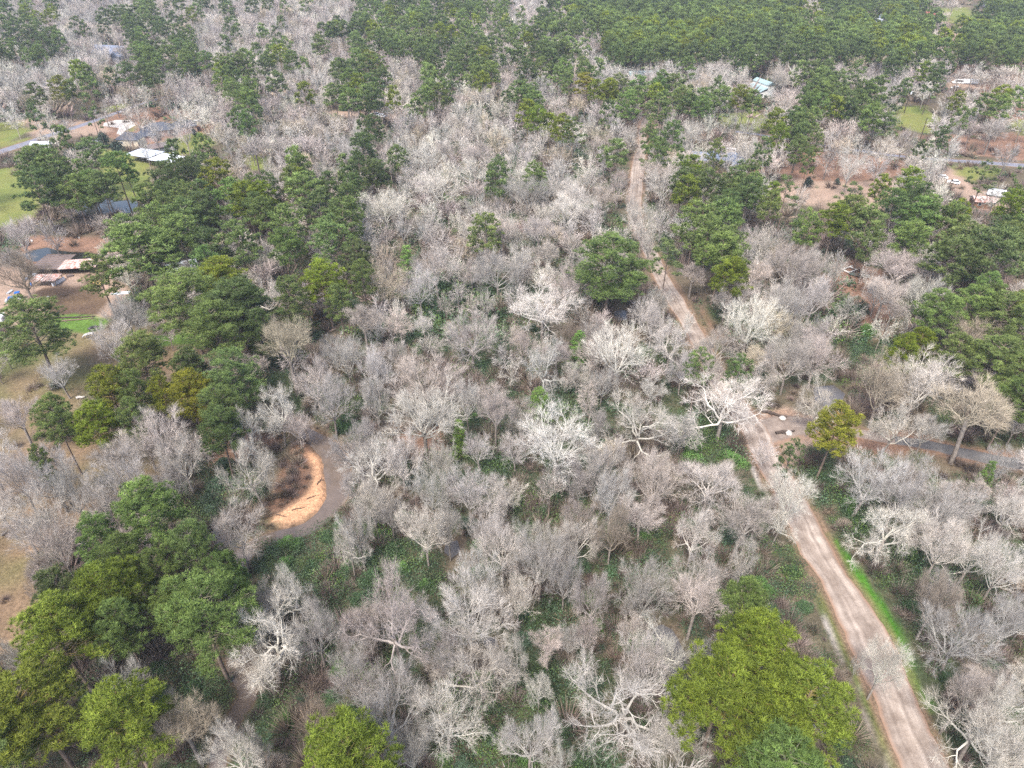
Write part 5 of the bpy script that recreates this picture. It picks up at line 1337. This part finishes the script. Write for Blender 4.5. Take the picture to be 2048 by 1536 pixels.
# white trailers
def trailer(px, py, rz, L, label):
    x, y, _ = ground(px, py); e = empty('box_trailer', (x, y, 0), rz); setp(e, label, "trailer")
    g = G(); g.box(-1.1, -L / 2, .6, 1.1, L / 2, 2.6); part('body', g, M['white_metal'], e)
    g = G(); g.tube([(0, L / 2, .7), (0, L / 2 + 1.2, .6)], [.06, .05], 6); part('drawbar', g, M['steel'], e)
    for s_ in (-1, 1): wheel((s_ * 1.0, -.4, .35), .35, .2, e)
trailer(1940, 168, R_(86), 8, "long pale trailer right of the white van"); trailer(1990, 393, R_(60), 6, "white trailer above the brown cabin")
# small boat on the lawn of the dark roofed house
def hull(px, py, rz, L, mat, label, name='small_boat'):
    x, y, _ = ground(px, py); g = G(); n = 9
    P = []; 
    for i in range(n):
        t = i / (n - 1); w = math.sin(min(1, t * 1.5 + .35) * math.pi / 2) * (1 - max(0, t - .5) ** 2 * 3.6) * L * .17
        yy = -L / 2 + t * L
        P += [(-w, yy, .7), (-w * .6, yy, .15), (w * .6, yy, .15), (w, yy, .7), (w * .85, yy, .6), (w * .6, yy, .3), (-w * .6, yy, .3), (-w * .85, yy, .6)]
    idx_ = np.arange(n * 8).reshape(n, 8); Q = []
    for i in range(n - 1):
        for k in range(8): Q.append((idx_[i, k], idx_[i, (k + 1) % 8], idx_[i + 1, (k + 1) % 8], idx_[i + 1, k]))
    Q += [tuple(idx_[0, [0, 1, 6, 7]]), tuple(idx_[0, [1, 2, 5, 6]]), tuple(idx_[0, [2, 3, 4, 5]])]
    g.add(P, None, Q)
    o = obj(name, g.mesh(name, M[mat], True), None, (x, y, 0)); o.rotation_euler = (0, 0, rz); return setp(o, label, "boat")
hull(396, 243, R_(75), 5, 'white_metal', "small white boat on orange litter right of the dark roofed house")
hull(1718, 553, R_(70), 6, 'green_tarp', "overturned dull green boat below the white trailer frame")
# empty white trailer frame
x, y, _ = ground(1700, 542); e = empty('trailer_frame', (x, y, 0), R_(-60)); setp(e, "empty white trailer frame on orange litter", "trailer frame")
for (a, b, c, d) in ((-1.3, -2.4, -1.15, 2.4), (1.15, -2.4, 1.3, 2.4), (-1.15, -2.4, 1.15, -2.25), (-1.15, 1.2, 1.15, 1.35)):
    g = G(); g.box(a, b, .5, c, d, .8); part('rail', g, M['trim'], e)
for s_ in (-1, 1): wheel((s_ * 1.45, -.3, .35), .35, .2, e)
# garden chair
x, y, _ = ground(357, 263); e = empty('garden_chair', (x, y, 0), R_(150)); setp(e, "white garden chair beside the dark roofed house", "chair")
g = G(); g.box(-.4, -.4, .4, .4, .4, .48); part('seat', g, M['trim'], e)
g = G(); g.box(-.4, .403, .4, .4, .48, 1.1); part('backrest', g, M['trim'], e)
for a in (-.35, .35):
    for b in (-.35, .35):
        g = G(); g.box(a - .04, b - .04, 0, a + .04, b + .04, .4); part('leg', g, M['trim'], e)
# utility poles
def pole(px, py, H, label, transformer):
    x, y, _ = ground(px, py); e = empty('utility_pole', (x, y, 0), R_(20)); setp(e, label, "utility pole")
    g = G(); g.tube([(0, 0, -.2), (0, 0, H)], [.22, .15], 8); part('pole', g, M['darkwood'], e)
    if transformer:
        g = G(); g.tube([(.5, 0, H - 2.4), (.5, 0, H - 2.4), (.5, 0, H - 1.1), (.5, 0, H - 1.1)], [.05, .42, .42, .05], 12); part('transformer', g, M['white_metal'], e)
        g = G(); g.box(-1.1, -.07, H - .7, 1.1, .07, H - .55); part('crossarm', g, M['wood'], e)
    return e
pole(1808, 226, 11.5, "utility pole with a white transformer on the small lawn", True)
pole(1838, 285, 11, "bare dark utility pole leaning among grey trees", False)
pole(1801, 160, 10, "utility pole with a white transformer beyond the lawn", True)
pole(1516, 172, 11, "slim pole behind the teal roofed barn", False)
# rail fence across the brown meadow
a0, a1 = Vector(ground(90, 738)), Vector(ground(52, 800))
e = empty('wire_fence', tuple(a0), 0); setp(e, "thin post fence crossing the brown meadow at the left", "fence")
dv = a1 - a0
for k in range(9):
    p = dv * k / 8; g = G(); g.tube([(p.x, p.y, -.1), (p.x, p.y, 1.3)], [.07, .06], 6); part('post', g, M['wood'], e)
for z in (.5, 1.1):
    g = G(); g.tube([(0, 0, z), tuple(dv * .5 + Vector((0, 0, z - .03))), tuple(dv + Vector((0, 0, z)))], [.025] * 3, 4); part('rail', g, M['wood'], e)
# driftwood on the sand bar
for k, (px, py, rz, L) in enumerate([(597, 1018, 20, 2.6), (563, 1032, -15, 2.2), (640, 962, 75, 2.4), (623, 995, 35, 2.0)]):
    log('driftwood', px, py, R_(rz), L, .09, 'darkwood', ["dark driftwood in the middle of the sand bar", "dark driftwood near the lower tip of the sand bar", "dark driftwood on the narrow upper sand bar", "dark driftwood where the sand bar bends"][k], "driftwood", 2)
    bpy.context.scene.objects[-1] if False else None
# odds and ends about the animal yard
for k, (px, py, w, d, h, mt, lb) in enumerate([(74, 572, 2.2, .4, .15, 'wood', "brown plank left of the rusty lean-to"), (100, 531, 1.6, .9, .35, 'blue_drum', "blue tarp bundle on the pen roof side"),
    (140, 553, 1.8, 1.2, .5, 'dark_tin', "dark scrap heap below the open shed"), (176, 551, 1.3, 1.0, .6, 'wood', "wooden crate right of the scrap heap"), (52, 560, 1.2, .8, .5, 'tin', "grey tin box above the blue tractor"),
    (20, 585, 2.0, .8, .3, 'steel', "grey implement left of the blue tractor"), (3, 640, 3.0, 1.6, 1.3, 'white_metal', "white tank at the left edge below the tractor"), (64, 483, .9, .5, .3, 'trim', "small white scrap above the still pond"), (158, 476, 1.4, .3, .2, 'trim', "white board on the bank above the still pond")]):
    flat_thing('scrap_item', px, py, R_(17 * k), (w, d, h), mt, lb, "scrap")
# driveway of the dark roofed house
sheet("driveway", wpoly(DRIVE), .03, M['concrete'], "pale curved driveway of the dark roofed house", "driveway")

# ------------------------------------------------------------------ the damp winter air over the wood
mh = bpy.data.materials.new("haze"); mh.use_nodes = True
nt = mh.node_tree; nt.nodes.clear()
out = nt.nodes.new('ShaderNodeOutputMaterial'); pv = nt.nodes.new('ShaderNodeVolumePrincipled')
pv.inputs['Color'].default_value = (.80, .86, 1.0, 1); pv.inputs['Density'].default_value = .00015; pv.inputs['Anisotropy'].default_value = .2
nt.links.new(pv.outputs[0], out.inputs['Volume'])
g = G(); g.box(-2600, -200, -3.2, 2600, 4600, 104)
setp(obj("haze", g.mesh("haze", mh)), "thin bluish haze hanging over the distant wood", "haze", kind="stuff")
sc.cycles.volume_bounces = 0
